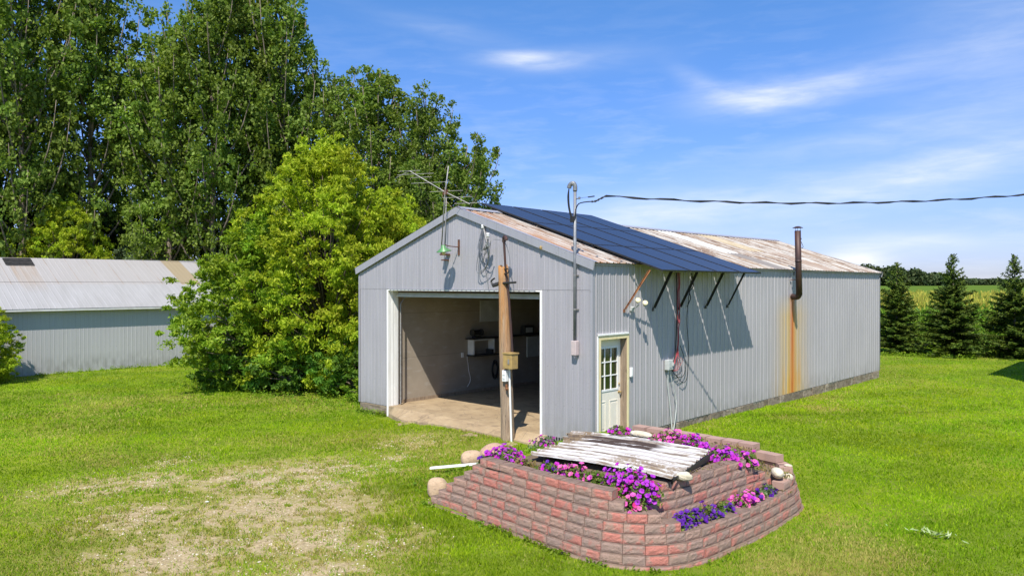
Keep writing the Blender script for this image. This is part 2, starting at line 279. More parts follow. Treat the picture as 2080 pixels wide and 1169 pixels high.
M['drygrass'] = leafmat('dry blade', (.34, .30, .07), (.44, .37, .12), (.28, .32, .05), .3, .7, .5, .1)
M['weed'] = leafmat('weed leaf', (.11, .20, .012), (.17, .28, .018), (.25, .35, .03), .38, .45, 1)
M['petleaf'] = leafmat('petunia leaf', (.07, .14, .02), (.12, .20, .03), (.22, .22, .06), .3, .5, 2)
M['witherleaf'] = leafmat('withered leaf', (.20, .10, .05), (.24, .20, .06), (.14, .18, .05), .2, .7, 2)
M['forest'] = leafmat('distant crown', (.035, .060, .022), (.055, .085, .03), (.085, .105, .04), .15, .8, .02)
M['bean'] = simple('bean field', (.085, .145, .025), (.11, .17, .03), .02, 1, stretch=(.3, 2, 1), bs=0, spec=0)
M['bark'] = simple('pale bark', (.26, .21, .16), (.14, .11, .085), 3, .9, stretch=(6, 6, 1), bs=.5)
M['bark_d'] = simple('grey brown bark', (.16, .12, .09), (.09, .07, .05), 3, .9, stretch=(6, 6, 1), bs=.5)
def petal(name, a, b, ctr):
    m, t = newmat(name); oi = t.n('ShaderNodeObjectInfo'); r_ = t.N[-1].outputs['Random']
    setp(t, t.mix(r_, a + (1,), b + (1,)), .55, 0, spec=.3)
    tr = t.N.new('ShaderNodeBsdfTranslucent'); t.L.new(t.mix(r_, a + (1,), b + (1,)), tr.inputs[0])
    mx = t.N.new('ShaderNodeMixShader'); mx.inputs[0].default_value = .3
    t.L.new(t.p.outputs[0], mx.inputs[1]); t.L.new(tr.outputs[0], mx.inputs[2]); t.L.new(mx.outputs[0], t.o.inputs[0]); return m
M['magenta'] = petal('magenta petal', (.58, .02, .38), (.45, .03, .50), 0)
M['violet'] = petal('violet petal', (.085, .012, .26), (.14, .02, .36), 0)
M['pink'] = petal('pink petal', (.82, .16, .42), (.72, .12, .50), 0)
M['rose'] = petal('rose petal', (.72, .02, .16), (.80, .06, .28), 0)
M['purple'] = petal('purple petal', (.36, .03, .50), (.50, .05, .58), 0)
# ground
M['ground'], t = newmat('lawn and bare gravel')
at = t.n('ShaderNodeAttribute', attribute_name='bare'); bare = t.N[-1].outputs['Fac']
at = t.n('ShaderNodeAttribute', attribute_name='dry'); dry = t.N[-1].outputs['Fac']
n1 = t.noise(t.c, .55, 4, .6); n2 = t.noise(t.c, 5, 5, .7); n3 = t.noise(t.c, 38, 4, .75); n4 = t.noise(t.map(t.c, (1, 1, 1)), 120, 2)
mow = t.noise(t.map(t.c, (.12, 1.2, 1), rot=(0, 0, .35)), 1.1, 2)
gcol = t.mix(t.rng(n1, .3, .7), (.125, .20, .008, 1), (.19, .27, .012, 1)); gcol = t.mix(t.rng(n3, .38, .66, 0, .7), gcol, (.07, .115, .008, 1)); gcol = t.mix(t.rng(n2, .5, .75, 0, .4), gcol, (.25, .30, .03, 1))
gcol = t.mix(t.rng(mow, .42, .6, 0, .35), gcol, (.24, .32, .02, 1))
gcol = t.mix(t.m('MULTIPLY', t.rng(bare, .08, .32), t.rng(n3, .2, .6, .5, 1)), gcol, (.34, .30, .10, 1))
yl = t.noise(t.c, .33, 5, .65); gcol = t.mix(t.rng(yl, .46, .66, 0, .5), gcol, (.33, .33, .035, 1))
gcol = t.mix(t.m('MULTIPLY', dry, t.rng(n2, .3, .6)), gcol, (.33, .27, .07, 1))
vo = t.n('ShaderNodeTexVoronoi', {'Vector': t.c, 'Scale': 34.0}, out=1); vo = t.N[-1].outputs[1]; vs = t.n('ShaderNodeSeparateColor', {0: vo})
grav = t.mix(vs, (.32, .24, .13, 1), (.60, .48, .30, 1)); grav = t.mix(t.rng(n2, .4, .7, 0, .5), grav, (.48, .36, .17, 1)); grav = t.mix(t.rng(n3, .56, .72), grav, (.20, .16, .09, 1))
bm = t.rng(t.m('ADD', bare, t.m('MULTIPLY', t.m('SUBTRACT', t.m('ADD', n2, t.m('MULTIPLY', n3, 1.1)), 1.05), 2.0)), .36, .60)
setp(t, t.mix(bm, gcol, grav), .95, 0, t.m('ADD', n3, t.m('MULTIPLY', n4, .5)), .8, .03, .2)
# ------------------------------------------------------------------ mesh helpers
class MB:
    def __init__(s): s.v = []; s.f = []; s.m = []; s.mi = 0
    def add(s, vs, fs):
        o = len(s.v); s.v += [tuple(p) for p in vs]; s.f += [tuple(i + o for i in f) for f in fs]; s.m += [s.mi] * len(fs); return s
    def box(s, a, b, bev=0):
        x0, y0, z0 = [min(p, q) for p, q in zip(a, b)]; x1, y1, z1 = [max(p, q) for p, q in zip(a, b)]
        if bev <= 0:
            return s.add([(x0, y0, z0), (x1, y0, z0), (x1, y1, z0), (x0, y1, z0), (x0, y0, z1), (x1, y0, z1), (x1, y1, z1), (x0, y1, z1)],
                         [(0, 3, 2, 1), (4, 5, 6, 7), (0, 1, 5, 4), (1, 2, 6, 5), (2, 3, 7, 6), (3, 0, 4, 7)])
        bm = bmesh_box((x0, y0, z0), (x1, y1, z1), bev); return s.add(*bm)
    def obox(s, c, size, rot):
        R3 = rot.to_matrix() if not isinstance(rot, Matrix) else rot
        m = MB(); h = [k / 2 for k in size]; m.box([-k for k in h], h)
        return s.add([tuple(Vector(c) + R3 @ Vector(p)) for p in m.v], m.f)
    def beam(s, a, b, w_, h_, up=(0, 0, 1)):
        a = Vector(a); b = Vector(b); d = (b - a); L = d.length; d.normalize(); u = Vector(up)
        r_ = d.cross(u).normalized(); u = r_.cross(d); R3 = Matrix((r_, d, u)).transposed()
        return s.obox((a + b) / 2, (w_, L, h_), R3)
    def tube(s, pts, rad, n=8, cap=True):
        pts = [Vector(p) for p in pts]; k = len(pts)
        rad = rad if isinstance(rad, (list, tuple)) else [rad] * k
        vs = []; fs = []; u = None
        for i, p in enumerate(pts):
            d = (pts[min(i + 1, k - 1)] - pts[max(i - 1, 0)]).normalized()
            if u is None: u = d.orthogonal().normalized()
            else:
                u = (u - d * u.dot(d)); u = u.normalized() if u.length > 1e-6 else d.orthogonal().normalized()
            v_ = d.cross(u)
            for j in range(n):
                a = 2 * math.pi * j / n; vs.append(p + (u * math.cos(a) + v_ * math.sin(a)) * rad[i])
        for i in range(k - 1):
            for j in range(n): fs.append((i * n + j, i * n + (j + 1) % n, (i + 1) * n + (j + 1) % n, (i + 1) * n + j))
        if cap: fs.append(tuple(range(n))[::-1]); fs.append(tuple(range((k - 1) * n, k * n)))
        return s.add(vs, fs)
    def lathe(s, c, prof, n=16, rot=None):
        vs = []; fs = []; R3 = rot or Matrix.Identity(3)
        for (r_, z_) in prof:
            for j in range(n):
                a = 2 * math.pi * j / n; vs.append(Vector(c) + R3 @ Vector((r_ * math.cos(a), r_ * math.sin(a), z_)))
        for i in range(len(prof) - 1):
            for j in range(n): fs.append((i * n + j, i * n + (j + 1) % n, (i + 1) * n + (j + 1) % n, (i + 1) * n + j))
        return s.add(vs, fs)
def bmesh_box(a, b, bev):
    import bmesh
    bm = bmesh.new(); bmesh.ops.create_cube(bm, size=1)
    for v in bm.verts: v.co = Vector([(a[i] + b[i]) / 2 + v.co[i] * (b[i] - a[i]) for i in range(3)])
    bmesh.ops.bevel(bm, geom=bm.edges[:] , offset=bev, segments=2, affect='EDGES', profile=.5)
    vs = [tuple(v.co) for v in bm.verts]; fs = [tuple(v.index for v in f.verts) for f in bm.faces]; bm.free(); return vs, fs
def tag(o, label=None, cat=None, group=None, kind=None):
    if label: o['label'] = label
    if cat: o['category'] = cat
    if group: o['group'] = group
    if kind: o['kind'] = kind
    return o
def thing(name, label, cat, loc, group=None, rz=0):
    o = bpy.data.objects.new(name, None); COL.objects.link(o); o.location = loc; o.rotation_euler.z = rz; o.empty_display_size = .3
    return tag(o, label, cat, group)
def obj(name, mb, mats, parent=None, smooth=False, local=False):
    me = bpy.data.meshes.new(name); me.from_pydata(mb.v, [], mb.f); mats = mats if isinstance(mats, (list, tuple)) else [mats]
    for m_ in mats: me.materials.append(M[m_] if isinstance(m_, str) else m_)
    if any(mb.m): me.polygons.foreach_set('material_index', mb.m)
    if smooth: me.polygons.foreach_set('use_smooth', [True] * len(me.polygons))
    me.update(); o = bpy.data.objects.new(name, me); COL.objects.link(o)
    if parent:
        o.parent = parent
        if not local:
            pl = Vector(parent.location)
            if parent.parent: pl = pl + Vector(parent.parent.location) if False else pl
            o.matrix_parent_inverse = Matrix.Translation(-world_loc(parent))
    return o
def world_loc(p):
    # meshes of parts are authored in world space, so only the top Empty carries an offset
    return Vector(p.location) if p.parent is None else Vector((0, 0, 0))
def npmesh(name, V, nf, fs, mats, parent=None, local=True, mi=None):
    # V (N,3), faces all with fs corners in order
    me = bpy.data.meshes.new(name); me.vertices.add(len(V)); me.vertices.foreach_set('co', V.astype(np.float32).ravel())
    me.loops.add(nf * fs); me.loops.foreach_set('vertex_index', np.arange(nf * fs, dtype=np.int32))
    me.polygons.add(nf); me.polygons.foreach_set('loop_start', np.arange(0, nf * fs, fs, dtype=np.int32))
    for m_ in (mats if isinstance(mats, (list, tuple)) else [mats]): me.materials.append(M[m_])
    if mi is not None: me.polygons.foreach_set('material_index', mi.astype(np.int32))
    me.update(calc_edges=True); o = bpy.data.objects.new(name, me); COL.objects.link(o)
    if parent:
        o.parent = parent
        if not local: o.matrix_parent_inverse = Matrix.Translation(-world_loc(parent))
    return o
# numpy value noise
_lat = RNG.random((256, 256))
def vnoise(x, y, sc, seed=0, oct=3):
    out = 0; amp = 1; tot_ = 0
    for o_ in range(oct):
        X = x * sc + 17.3 * (seed + o_); Y = y * sc + 9.1 * (seed + o_); xi = np.floor(X).astype(int); yi = np.floor(Y).astype(int)
        fx = X - xi; fy = Y - yi; fx = fx * fx * (3 - 2 * fx); fy = fy * fy * (3 - 2 * fy)
        a = _lat[xi % 256, yi % 256]; b = _lat[(xi + 1) % 256, yi % 256]; c = _lat[xi % 256, (yi + 1) % 256]; d = _lat[(xi + 1) % 256, (yi + 1) % 256]
        out = out + amp * ((a * (1 - fx) + b * fx) * (1 - fy) + (c * (1 - fx) + d * fx) * fy); tot_ += amp; amp *= .5; sc *= 2
    return out / tot_
def sstep(a, b, x): t_ = np.clip((x - a) / (b - a), 0, 1); return t_ * t_ * (3 - 2 * t_)
def gz(x, y):
    x = np.asarray(x, float); y = np.asarray(y, float)
    z = -.28 + .13 * np.exp(-((x - 1) ** 2 / 9 + (y - 4) ** 2 / 30)) - .02 * np.exp(-((x + 8) ** 2 + y ** 2) / 6)
    z = z + (vnoise(x, y, .25, 3, 2) - .5) * .05 * sstep(0, 3, np.abs(x + 3) - 5)
    # bank of earth beside the open left end of the planter
    xs_ = -.05 - 1.1 * sstep(-4.2, -2.6, y)
    bank = np.clip((x - xs_) / (1.12 - xs_), 0, 1) * sstep(-4.38, -4.2, y) * (1 - sstep(-.7, .1, y)) * (1 - sstep(1.2, 1.4, x))
    z = z + bank * .76
    z = z + .15 * np.exp(-((x + 3.4) ** 2 / 4.8 + (y + .5) ** 2 / 1.0)) * (y < 1)
    d = np.hypot(x - CAMP[0], y - CAMP[1]); z = z + 2.75 * sstep(130, 620, d) * (y > 0)
    return z
BARE = [(-2.7, -2.7, .6, .5), (-3.6, -1.7, .7, .5), (-1.4, -6.2, 1.4, .84), (-3.4, -5.6, 1.2, .78), (.1, -6.6, 1.1, .84), (-.6, -7.9, 1.1, .8), (-4.9, -7.7, .75, .75), (-2.7, -7.9, .8, .7), (-3.3, -4.3, .8, .75), (1.3, -7.3, .8, .8), (-5.8, -6.0, .6, .5), (-2.2, -5.1, .9, .7), (2.2, -7.7, .6, .7), (-4.6, -6.8, .8, .6), (-2.3, -3.6, .6, .5), (.9, -5.9, .7, .6)]
DRY = [(-4.6, -2.2, 1.2, .7), (-3, -1.9, 1.4, .75), (5.6, -1.9, .8, 1), (5.4, -3.0, .7, .9), (5.1, -.9, .5, .7), (-6.6, -6.9, .45, 1), (-1.5, -3.2, 1.0, .55), (-9.5, -1.2, 1.0, .5), (1.2, 9.0, .8, .7), (1.0, 6.5, .5, .6), (-6.5, -4, 1.3, .4), (.2, 11.2, .7, .8), (6.1, -2.6, .5, .6)] + [(b[0], b[1], b[2] * 1.7, .6) for b in BARE[:8]]
def field(L, x, y):
    o = np.zeros_like(x)
    for a, b, r_, k in L: o = np.maximum(o, k * np.exp(-((x - a) ** 2 + (y - b) ** 2) / r_ ** 2 * .8))
    return o
def axis(lo, hi, st, far, g=1.25):
    c = list(np.arange(lo, hi, st)); s_ = st; p = c[-1]
    while p < far: s_ *= g; p += s_; c.append(p)
    s_ = st; p = c[0]
    while p > -far: s_ *= g; p -= s_; c.insert(0, p)
    return np.array(c)
ax = axis(-26, 12, .14, 3500); ay = axis(-11, 22, .14, 3500)
GX, GY = np.meshgrid(ax, ay, indexing='ij'); GZ = gz(GX, GY)
nx, ny = GX.shape; V = np.stack([GX, GY, GZ], -1).reshape(-1, 3)
idx = np.arange(nx * ny).reshape(nx, ny); Fq = np.stack([idx[:-1, :-1], idx[1:, :-1], idx[1:, 1:], idx[:-1, 1:]], -1).reshape(-1, 4)
me = bpy.data.meshes.new('ground'); me.vertices.add(len(V)); me.vertices.foreach_set('co', V.astype(np.float32).ravel())
me.loops.add(len(Fq) * 4); me.loops.foreach_set('vertex_index', Fq.astype(np.int32).ravel()); me.polygons.add(len(Fq)); me.polygons.foreach_set('loop_start', np.arange(0, len(Fq) * 4, 4, dtype=np.int32))
me.polygons.foreach_set('use_smooth', np.ones(len(Fq), bool)); me.materials.append(M['ground'])
bn = field(BARE, GX, GY) * (.40 + 1.05 * vnoise(GX, GY, 1.9, 5, 4)); dn = field(DRY, GX, GY) * (.4 + 1.1 * vnoise(GX, GY, 1.7, 9, 3))
for nm, ar in (('bare', bn), ('dry', dn)):
    a_ = me.attributes.new(nm, 'FLOAT', 'POINT'); a_.data.foreach_set('value', ar.astype(np.float32).ravel())
me.update(calc_edges=True); g = bpy.data.objects.new('ground', me); COL.objects.link(g); g['kind'] = 'structure'
# bean field beyond the corn
mb = MB(); nA, nD = 60, 40
for i in range(nD + 1):
    for j in range(nA + 1):
        a = R(-75) + R(85) * j / nA; d = 112 + (3000 - 112) * (i / nD) ** 2.2
        x, y = CAMP[0] + math.sin(a) * d, CAMP[1] + math.cos(a) * d; mb.v.append((x, y, float(gz(x, y)) + .25))
for i in range(nD):
    for j in range(nA): a = i * (nA + 1) + j; mb.f.append((a, a + 1, a + nA + 2, a + nA + 1)); mb.m.append(0)
tag(obj('bean_field', mb, 'bean', smooth=True), kind='structure')
# ------------------------------------------------------------------ ribbed sheet
def ribbed(mb, s0, s1, segs, place, pitch=.2286, h=.018, minor=.006, brk=(), phase=0.0):
    pr = [(0, 0), (.42, 0), (.47, h), (.57, h), (.62, 0)]
    if minor: pr = [(0, 0), (.09, 0), (.12, minor), (.16, minor), (.19, 0), (.42, 0), (.47, h), (.57, h), (.62, 0), (.85, 0), (.88, minor), (.92, minor), (.95, 0)]
    P = []; k = math.floor((s0 - phase) / pitch) - 1
    while phase + k * pitch < s1:
        for a, b in pr: P.append((phase + (k + a) * pitch, b))
        k += 1
    def dd(s):
        for (a, da), (b, db) in zip(P[:-1], P[1:]):
            if a <= s <= b: return da + (db - da) * ((s - a) / (b - a) if b > a else 0)
        return 0
    ss = sorted(set([s0, s1] + [p[0] for p in P if s0 < p[0] < s1] + [b for b in brk if s0 < b < s1]))
    for a, b in zip(ss[:-1], ss[1:]):
        if b - a < 1e-5: continue
        da, db = dd(a), dd(b)
        for f0, f1 in segs((a + b) / 2):
            mb.add([place(a, da, f0(a)), place(b, db, f0(b)), place(b, db, f1(b)), place(a, da, f1(a))], [(0, 1, 2, 3)])
    return mb
C_ = lambda v: (lambda s: v)
WD, LN, ZE, ZR = 8.08, 17.80, 3.64, 5.00
gable = lambda x: ZE + (ZR - ZE) * (1 - abs(x + WD / 2) / (WD / 2))
# ------------------------------------------------------------------ the steel shed
shed = thing('metal_shed', 'long grey galvanised steel shed with open garage door and rusty roof', 'shed', (-4.04, 0, -.28))
OX0, OX1, OZ = -6.78, -1.39, 3.07
front = MB()
ribbed(front, -WD, 0, lambda s: ([(C_(3.11), lambda q: gable(q) - .01)] if OX0 < s < OX1 else [(C_(-.02 if s < -4 else -.12), C_(3.105)), (C_(3.11), lambda q: gable(q) - .01)]),
       lambda s, d, z: (s, -d - (.004 if z > 3.108 else 0), z), pitch=.1524, h=.010, minor=.003, brk=(OX0, OX1, -4.04))
obj('front_wall', front, 'siding', shed)
side = MB(); DY0, DY1, DZ = .16, 1.25, 2.17
ribbed(side, 0, LN, lambda s: [(C_(DZ), C_(ZE + .02))] if DY0 < s < DY1 else [(C_(0), C_(ZE + .02))], lambda s, d, z: (d, s, z), brk=(DY0, DY1))
obj('side_wall', side, 'siding_side', shed)
rear = MB(); ribbed(rear, -WD, 0, lambda s: [(C_(0), lambda q: gable(q) - .01)], lambda s, d, z: (s, LN + d, z), brk=(-4.04,)); obj('rear_wall', rear, 'siding', shed)
lw = MB(); ribbed(lw, 0, LN, lambda s: [(C_(0), C_(ZE + .02))], lambda s, d, z: (-WD - d, s, z)); obj('left_wall', lw, 'siding', shed)
# wall framing behind the sheets, interior lining
fr = MB()
fr.box((-WD + .03, .012, -.05), (OX0 - .01, .30, 3.6)); fr.box((OX1 + .01, .012, -.05), (-.03, .14, 3.6)); fr.box((OX0 - .01, .012, 3.12), (OX1 + .01, .14, 3.6))
fr.add([(-WD + .03, .012, 3.6), (-.03, .012, 3.6), (-4.04, .012, 4.93), (-WD + .03, .14, 3.6), (-.03, .14, 3.6), (-4.04, .14, 4.93)], [(0, 1, 2), (3, 5, 4), (0, 3, 4, 1), (1, 4, 5, 2), (2, 5, 3, 0)])
fr.box((-.12, .142, DZ), (-.012, DY1, 3.6)); fr.box((-.12, DY1, -.05), (-.012, LN - .02, 3.6)); fr.box((-.12, .012 + .13, -.05), (-.012, DY0, DZ))
obj('wall_frame', fr, 'lining', shed)
lin = MB(); lin.box((-7.05, .31, 0), (-6.95, 9.0, 3.10)); lin.box((-6.95, 9.0, 0), (-.12, 9.1, 3.10)); lin.box((-7.05, .31, 3.10), (-.12, 9.1, 3.14)); obj('inner_lining', lin, 'lining', shed); lin = MB(); lin.box((-6.94, 8.9, .01), (-.13, 8.98, 3.08)); lin.box((-6.94, 3.2, 3.0), (-.13, 8.88, 3.08)); lin.box((-.16, 1.3, .01), (-.125, 8.88, 3.0)); obj('shade_lining', lin, 'darkstuff', shed)  # dark back, ceiling and right sheets put the deep interior shade into colour
bb = MB(); bb.box((-6.948, .32, -.0), (-6.93, 8.98, .09)); obj('base_board', bb, 'wood', shed)
# floor and broken apron
fl = MB(); fl.box((-7.9, .0, -.2), (-.13, 9.2, 0))
apx = np.linspace(-6.74, -1.2, 26); random.seed(3); ye = [(-.32 - .16 * math.sin((x + 6.7) / 5.5 * math.pi) + random.uniform(-.05, .05)) * min(1, (x + 6.78) / .9) for x in apx]
for i in range(25):
    a, b = apx[i], apx[i + 1]; z0 = -.002; z1 = -.20 + .12 * math.exp(-((a + 3.4) / 2.2) ** 2)
    fl.add([(a, 0, z0), (b, 0, z0), (b, ye[i + 1], -.20 + .12 * math.exp(-((b + 3.4) / 2.2) ** 2)), (a, ye[i], z1), (b, ye[i + 1] - .02, -.36), (a, ye[i] - .02, -.36)], [(3, 2, 1, 0), (5, 4, 2, 3)])
obj('floor_slab', fl, 'concrete', shed)
# foundation
fo = MB(); rr = random.Random(5)
y = .0
while y < LN:
    L = rr.uniform(.25, .7); e = min(y + L, LN + .02)
    fo.box((-.1, y, -.5), (-.006 + rr.uniform(-.012, .02), e - .012, -.012 - rr.uniform(0, .012)), .012); y += L
fo.box((-.12, .05, -.5), (-.02, LN, -.02))
fo.box((-WD + .02, -.004, -.5), (OX0 - .02, .25, -.035), .01); fo.box((-1.4, .012, -.5), (-.02, .2, -.13)); fo.box((-WD, .25, -.5), (-WD + .2, LN, -.02)); fo.box((-WD, LN - .2, -.5), (0, LN - .005, -.02))
obj('foundation', fo, 'found', shed)
# roof
NS = Vector((.3188, 0, .9478))
def roofplace(sgn):
    def pl(s, d, t_):
        u_ = t_; x = -4.04 + sgn * (u_ * 4.14); z = 5.06 - u_ * 4.14 * .3366
        sag = -.05 * math.sin(max(0, min(1, s / LN)) * math.pi) * (1 - u_)
        return (x + sgn * NS.x * d, s, z + NS.z * d + sag)
    return pl
for sg in (1, -1):
    rf = MB(); nt = 8
    for k in range(nt):
        ribbed(rf, -.06, LN + .06, lambda s, k=k: [(C_(k / nt), C_((k + 1) / nt))], roofplace(sg), pitch=.2286, h=.022, minor=.006)
    o = obj('roof', rf, 'roof', shed)
    tk = MB(); pl = roofplace(sg); ys = np.linspace(-.05, LN + .05, 31)
    for a_, b_ in zip(ys[:-1], ys[1:]): tk.add([pl(a_, -.006, 0.0), pl(b_, -.006, 0.0), pl(b_, -.006, 1.0), pl(a_, -.006, 1.0), pl(a_, -.05, 0.0), pl(b_, -.05, 0.0), pl(b_, -.05, .985), pl(a_, -.05, .985)], [(0, 1, 2, 3), (7, 6, 5, 4), (3, 2, 6, 7), (0, 3, 7, 4), (2, 1, 5, 6)])
    obj('roof_deck', tk, 'wood', shed)
rc = MB(); p1, p2 = roofplace(1), roofplace(-1)
for a_, b_ in zip(ys[:-1], ys[1:]):
    rc.add([p1(a_, .03, .045), p1(b_, .03, .045), p1(b_, .045, 0.0), p1(a_, .045, 0.0), p2(b_, .03, .045), p2(a_, .03, .045)], [(0, 1, 2, 3), (3, 2, 4, 5)])
obj('ridge_cap', rc, 'trim', shed)
# rake fascia on the gables, corner trims
for yy, sg in ((-.078, 1), (LN + .078, -1)):
    fa = MB()
    for sx_ in (1, -1):
        x0, z0 = -4.04, 5.075; x1 = -4.04 + sx_ * 4.15; z1 = z0 - 4.15 * .3366; y2 = yy + sg * .02; x2 = x1 - sx_ * .035
        fa.add([(x0, yy, z0), (x1, yy, z1), (x2, yy, z1 - .17), (x0, yy, z0 - .165), (x0, y2, z0), (x1, y2, z1), (x2, y2, z1 - .17), (x0, y2, z0 - .165)],
               [(0, 1, 2, 3), (4, 7, 6, 5), (0, 4, 5, 1), (1, 5, 6, 2), (2, 6, 7, 3)])
        fa.add([(x0, yy, z0 + .006), (x1, yy, z1 + .006), (x1, yy + sg * .12, z1 + .008), (x0, yy + sg * .12, z0 + .008)], [(0, 1, 2, 3)])
    obj('rake_trim', fa, 'trim', shed)
ct = MB(); ct.box((-.05, -.022, -.12), (.026, -.012, 3.5)); ct.box((.016, -.012, -.12), (.026, .045, 3.5)); obj('corner_trim', ct, 'trim', shed)
ct = MB(); ct.box((-WD - .022, -.020, -.02), (-WD + .05, -.012, 3.5)); ct.box((-WD - .022, -.012, -.02), (-WD - .012, .05, 3.5)); obj('corner_trim', ct, 'trim', shed)
ct = MB(); ct.box((-.05, LN + .012, 0), (.024, LN + .022, 3.5)); ct.box((.016, LN - .05, 0), (.026, LN + .012, 3.5)); obj('corner_trim', ct, 'trim', shed)
ev = MB(); ev.box((.02, .02, ZE - .02), (.055, LN, ZE + .012)); obj('eave_trim', ev, 'trim', shed)
# garage opening trim
tr = MB()
tr.box((OX0 - .012, -.016, -.27), (OX0 + .02, .32, 3.09)); tr.box((OX0 - .035, -.022, -.27), (OX0 - .012, -.012, 3.09))
tr.box((OX0 + .02, .11, -.27), (OX0 + .028, .17, 3.09)); tr.box((OX0 + .02, .20, -.27), (OX0 + .026, .28, 3.09))
tr.box((OX1 - .01, -.024, -.12), (OX1 + .035, .16, 3.09)); tr.box((OX0 + .02, -.02, 3.065), (OX1 + .03, .15, 3.10))
obj('door_trim', tr, 'white', shed)
dt = MB(); prof = []
for k in range(34): x = OX0 + .1 + k * .155; prof += [(x, 3.102), (x, 3.078), (x + .04, 3.078), (x + .04, 3.102)]
for (xa, za), (xb, zb) in zip(prof[:-1], prof[1:]):
    if xb - xa > .001: dt.box((xa, -.032, za - .004), (xb, -.0245, 3.112))
obj('header_flashing', dt, 'trim', shed)
# raised overhead door with tracks
od = thing('overhead_door', 'white sectional overhead garage door rolled up just under the header', 'garage door', (-4.08, .4, 2.9)) if False else shed
dr = MB(); 
for k in range(4): dr.box((OX0 + .12, .34 + k * .56, 2.93 + (0 if k else -.0)), (OX1 - .05, .89 + k * .56, 2.98), .006)
for k in range(5): dr.box((OX0 + .12, .17 + k * .02, 2.905 + .022 * k), (OX1 - .05, .33, 2.92 + .022 * k))
o = obj('overhead_door', dr, 'white2', shed)
for x in (OX0 + .07, OX1 - .02): tk = MB(); tk.tube([(x, .36, 0.02), (x, .36, 2.7), (x, .5, 2.88), (x, 3.2, 2.9)], .022, 6); obj('door_track', tk, 'alu', shed)
# ---- side door
dr = MB()
fy0, fy1 = DY0, DY1
dr.box((-.1, fy0, .0), (.032, fy0 + .085, DZ)); dr.box((-.04, fy1 - .07, .0), (.032, fy1, DZ)); dr.box((-.1, fy0 + .085, DZ - .085), (.032, fy1 - .07, DZ))
door = thing('entry_door', 'cream framed side door with nine small panes and worn jamb', 'door', (0, .7, 0)); door.parent = None
obj('door_frame', dr, 'cream', door)
wt = MB(); wt.box((.0, fy0 - .035, -.0), (.036, fy0 - .002, DZ + .03)); wt.box((.0, fy0 - .035, DZ + .003), (.05, fy1 - .03, DZ + .035)); obj('outer_trim', wt, 'white', door)
wj = MB(); wj.box((-.16, fy1 - .10, .0), (-.042, fy1 - .02, DZ - .085)); wj.box((-.16, fy1 - .085, .0), (.022, fy1 - .071, DZ - .086)); obj('worn_jamb', wj, 'wood', door)
sl = MB(); X0 = -.13; a, b = fy0 + .09, fy1 - .10; ga, gb, gz0, gz1 = a + .12, b - .12, 1.02, 1.88
sl.box((X0 - .03, a, .02), (X0, b, .9)); sl.box((X0 - .03, a, .9), (X0, ga, DZ - .09)); sl.box((X0 - .03, gb, .9), (X0, b, DZ - .09)); sl.box((X0 - .03, ga, gz1), (X0, gb, DZ - .09)); sl.box((X0 - .03, ga, .9), (X0, gb, gz0))
for p, q in ((a + .1, a + .37), (a + .50, b - .1)):
    sl.box((X0, p, .14), (X0 + .008, q, .16)); sl.box((X0, p, .76), (X0 + .008, q, .78)); sl.box((X0, p, .16), (X0 + .008, p + .02, .76)); sl.box((X0, q - .02, .16), (X0 + .008, q, .76)); sl.box((X0, p + .05, .2), (X0 + .006, q - .05, .72), .004)
slab = obj('door_slab', sl, 'doorw', door)
wn = MB(); wn.box((X0 - .02, ga, gz0), (X0 - .012, gb, gz1)); win = obj('window', wn, 'glass_d', slab)
mu = MB()
for k in (1, 2): mu.box((X0 - .012, ga + (gb - ga) * k / 3 - .011, gz0), (X0 + .006, ga + (gb - ga) * k / 3 + .011, gz1)); mu.box((X0 - .012, ga, gz0 + (gz1 - gz0) * k / 3 - .011), (X0 + .0045, gb, gz0 + (gz1 - gz0) * k / 3 + .011))
mu.box((X0, ga - .035, gz0 - .04), (X0 + .012, gb + .035, gz0)); mu.box((X0, ga - .035, gz1), (X0 + .012, gb + .035, gz1 + .035)); mu.box((X0, ga - .035, gz0), (X0 + .012, ga, gz1)); mu.box((X0, gb, gz0), (X0 + .012, gb + .035, gz1))
obj('window_frame', mu, 'white', slab)
Ry = Matrix.Rotation(R(90), 3, 'Y')
kn = MB(); kn.lathe((X0, b - .06, .93), [(.001, 0), (.03, 0), (.03, .008), (.012, .012), (.012, .03), (.028, .04), (.03, .055), (.02, .066), (.001, .068)], 12, Ry); kn.lathe((X0, b - .06, 1.10), [(.001, 0), (.028, 0), (.028, .012), (.018, .02), (.001, .022)], 12, Ry); obj('knob', kn, 'brass', slab, True)
sp_ = MB(); sp_.box((-.2, fy0, -.1), (.03, fy1, .012)); obj('sill', sp_, 'concrete', door)
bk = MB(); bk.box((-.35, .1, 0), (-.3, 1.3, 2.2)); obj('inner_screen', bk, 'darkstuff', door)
# small cover plate right of door
pb = MB(); pb.box((.018, 1.28, 1.24), (.06, 1.36, 1.44), .006); pb.box((.06, 1.30, 1.27), (.066, 1.34, 1.41)); tag(obj('switch_box', pb, 'white'), 'small white switch cover beside the cream side door', 'switch box')
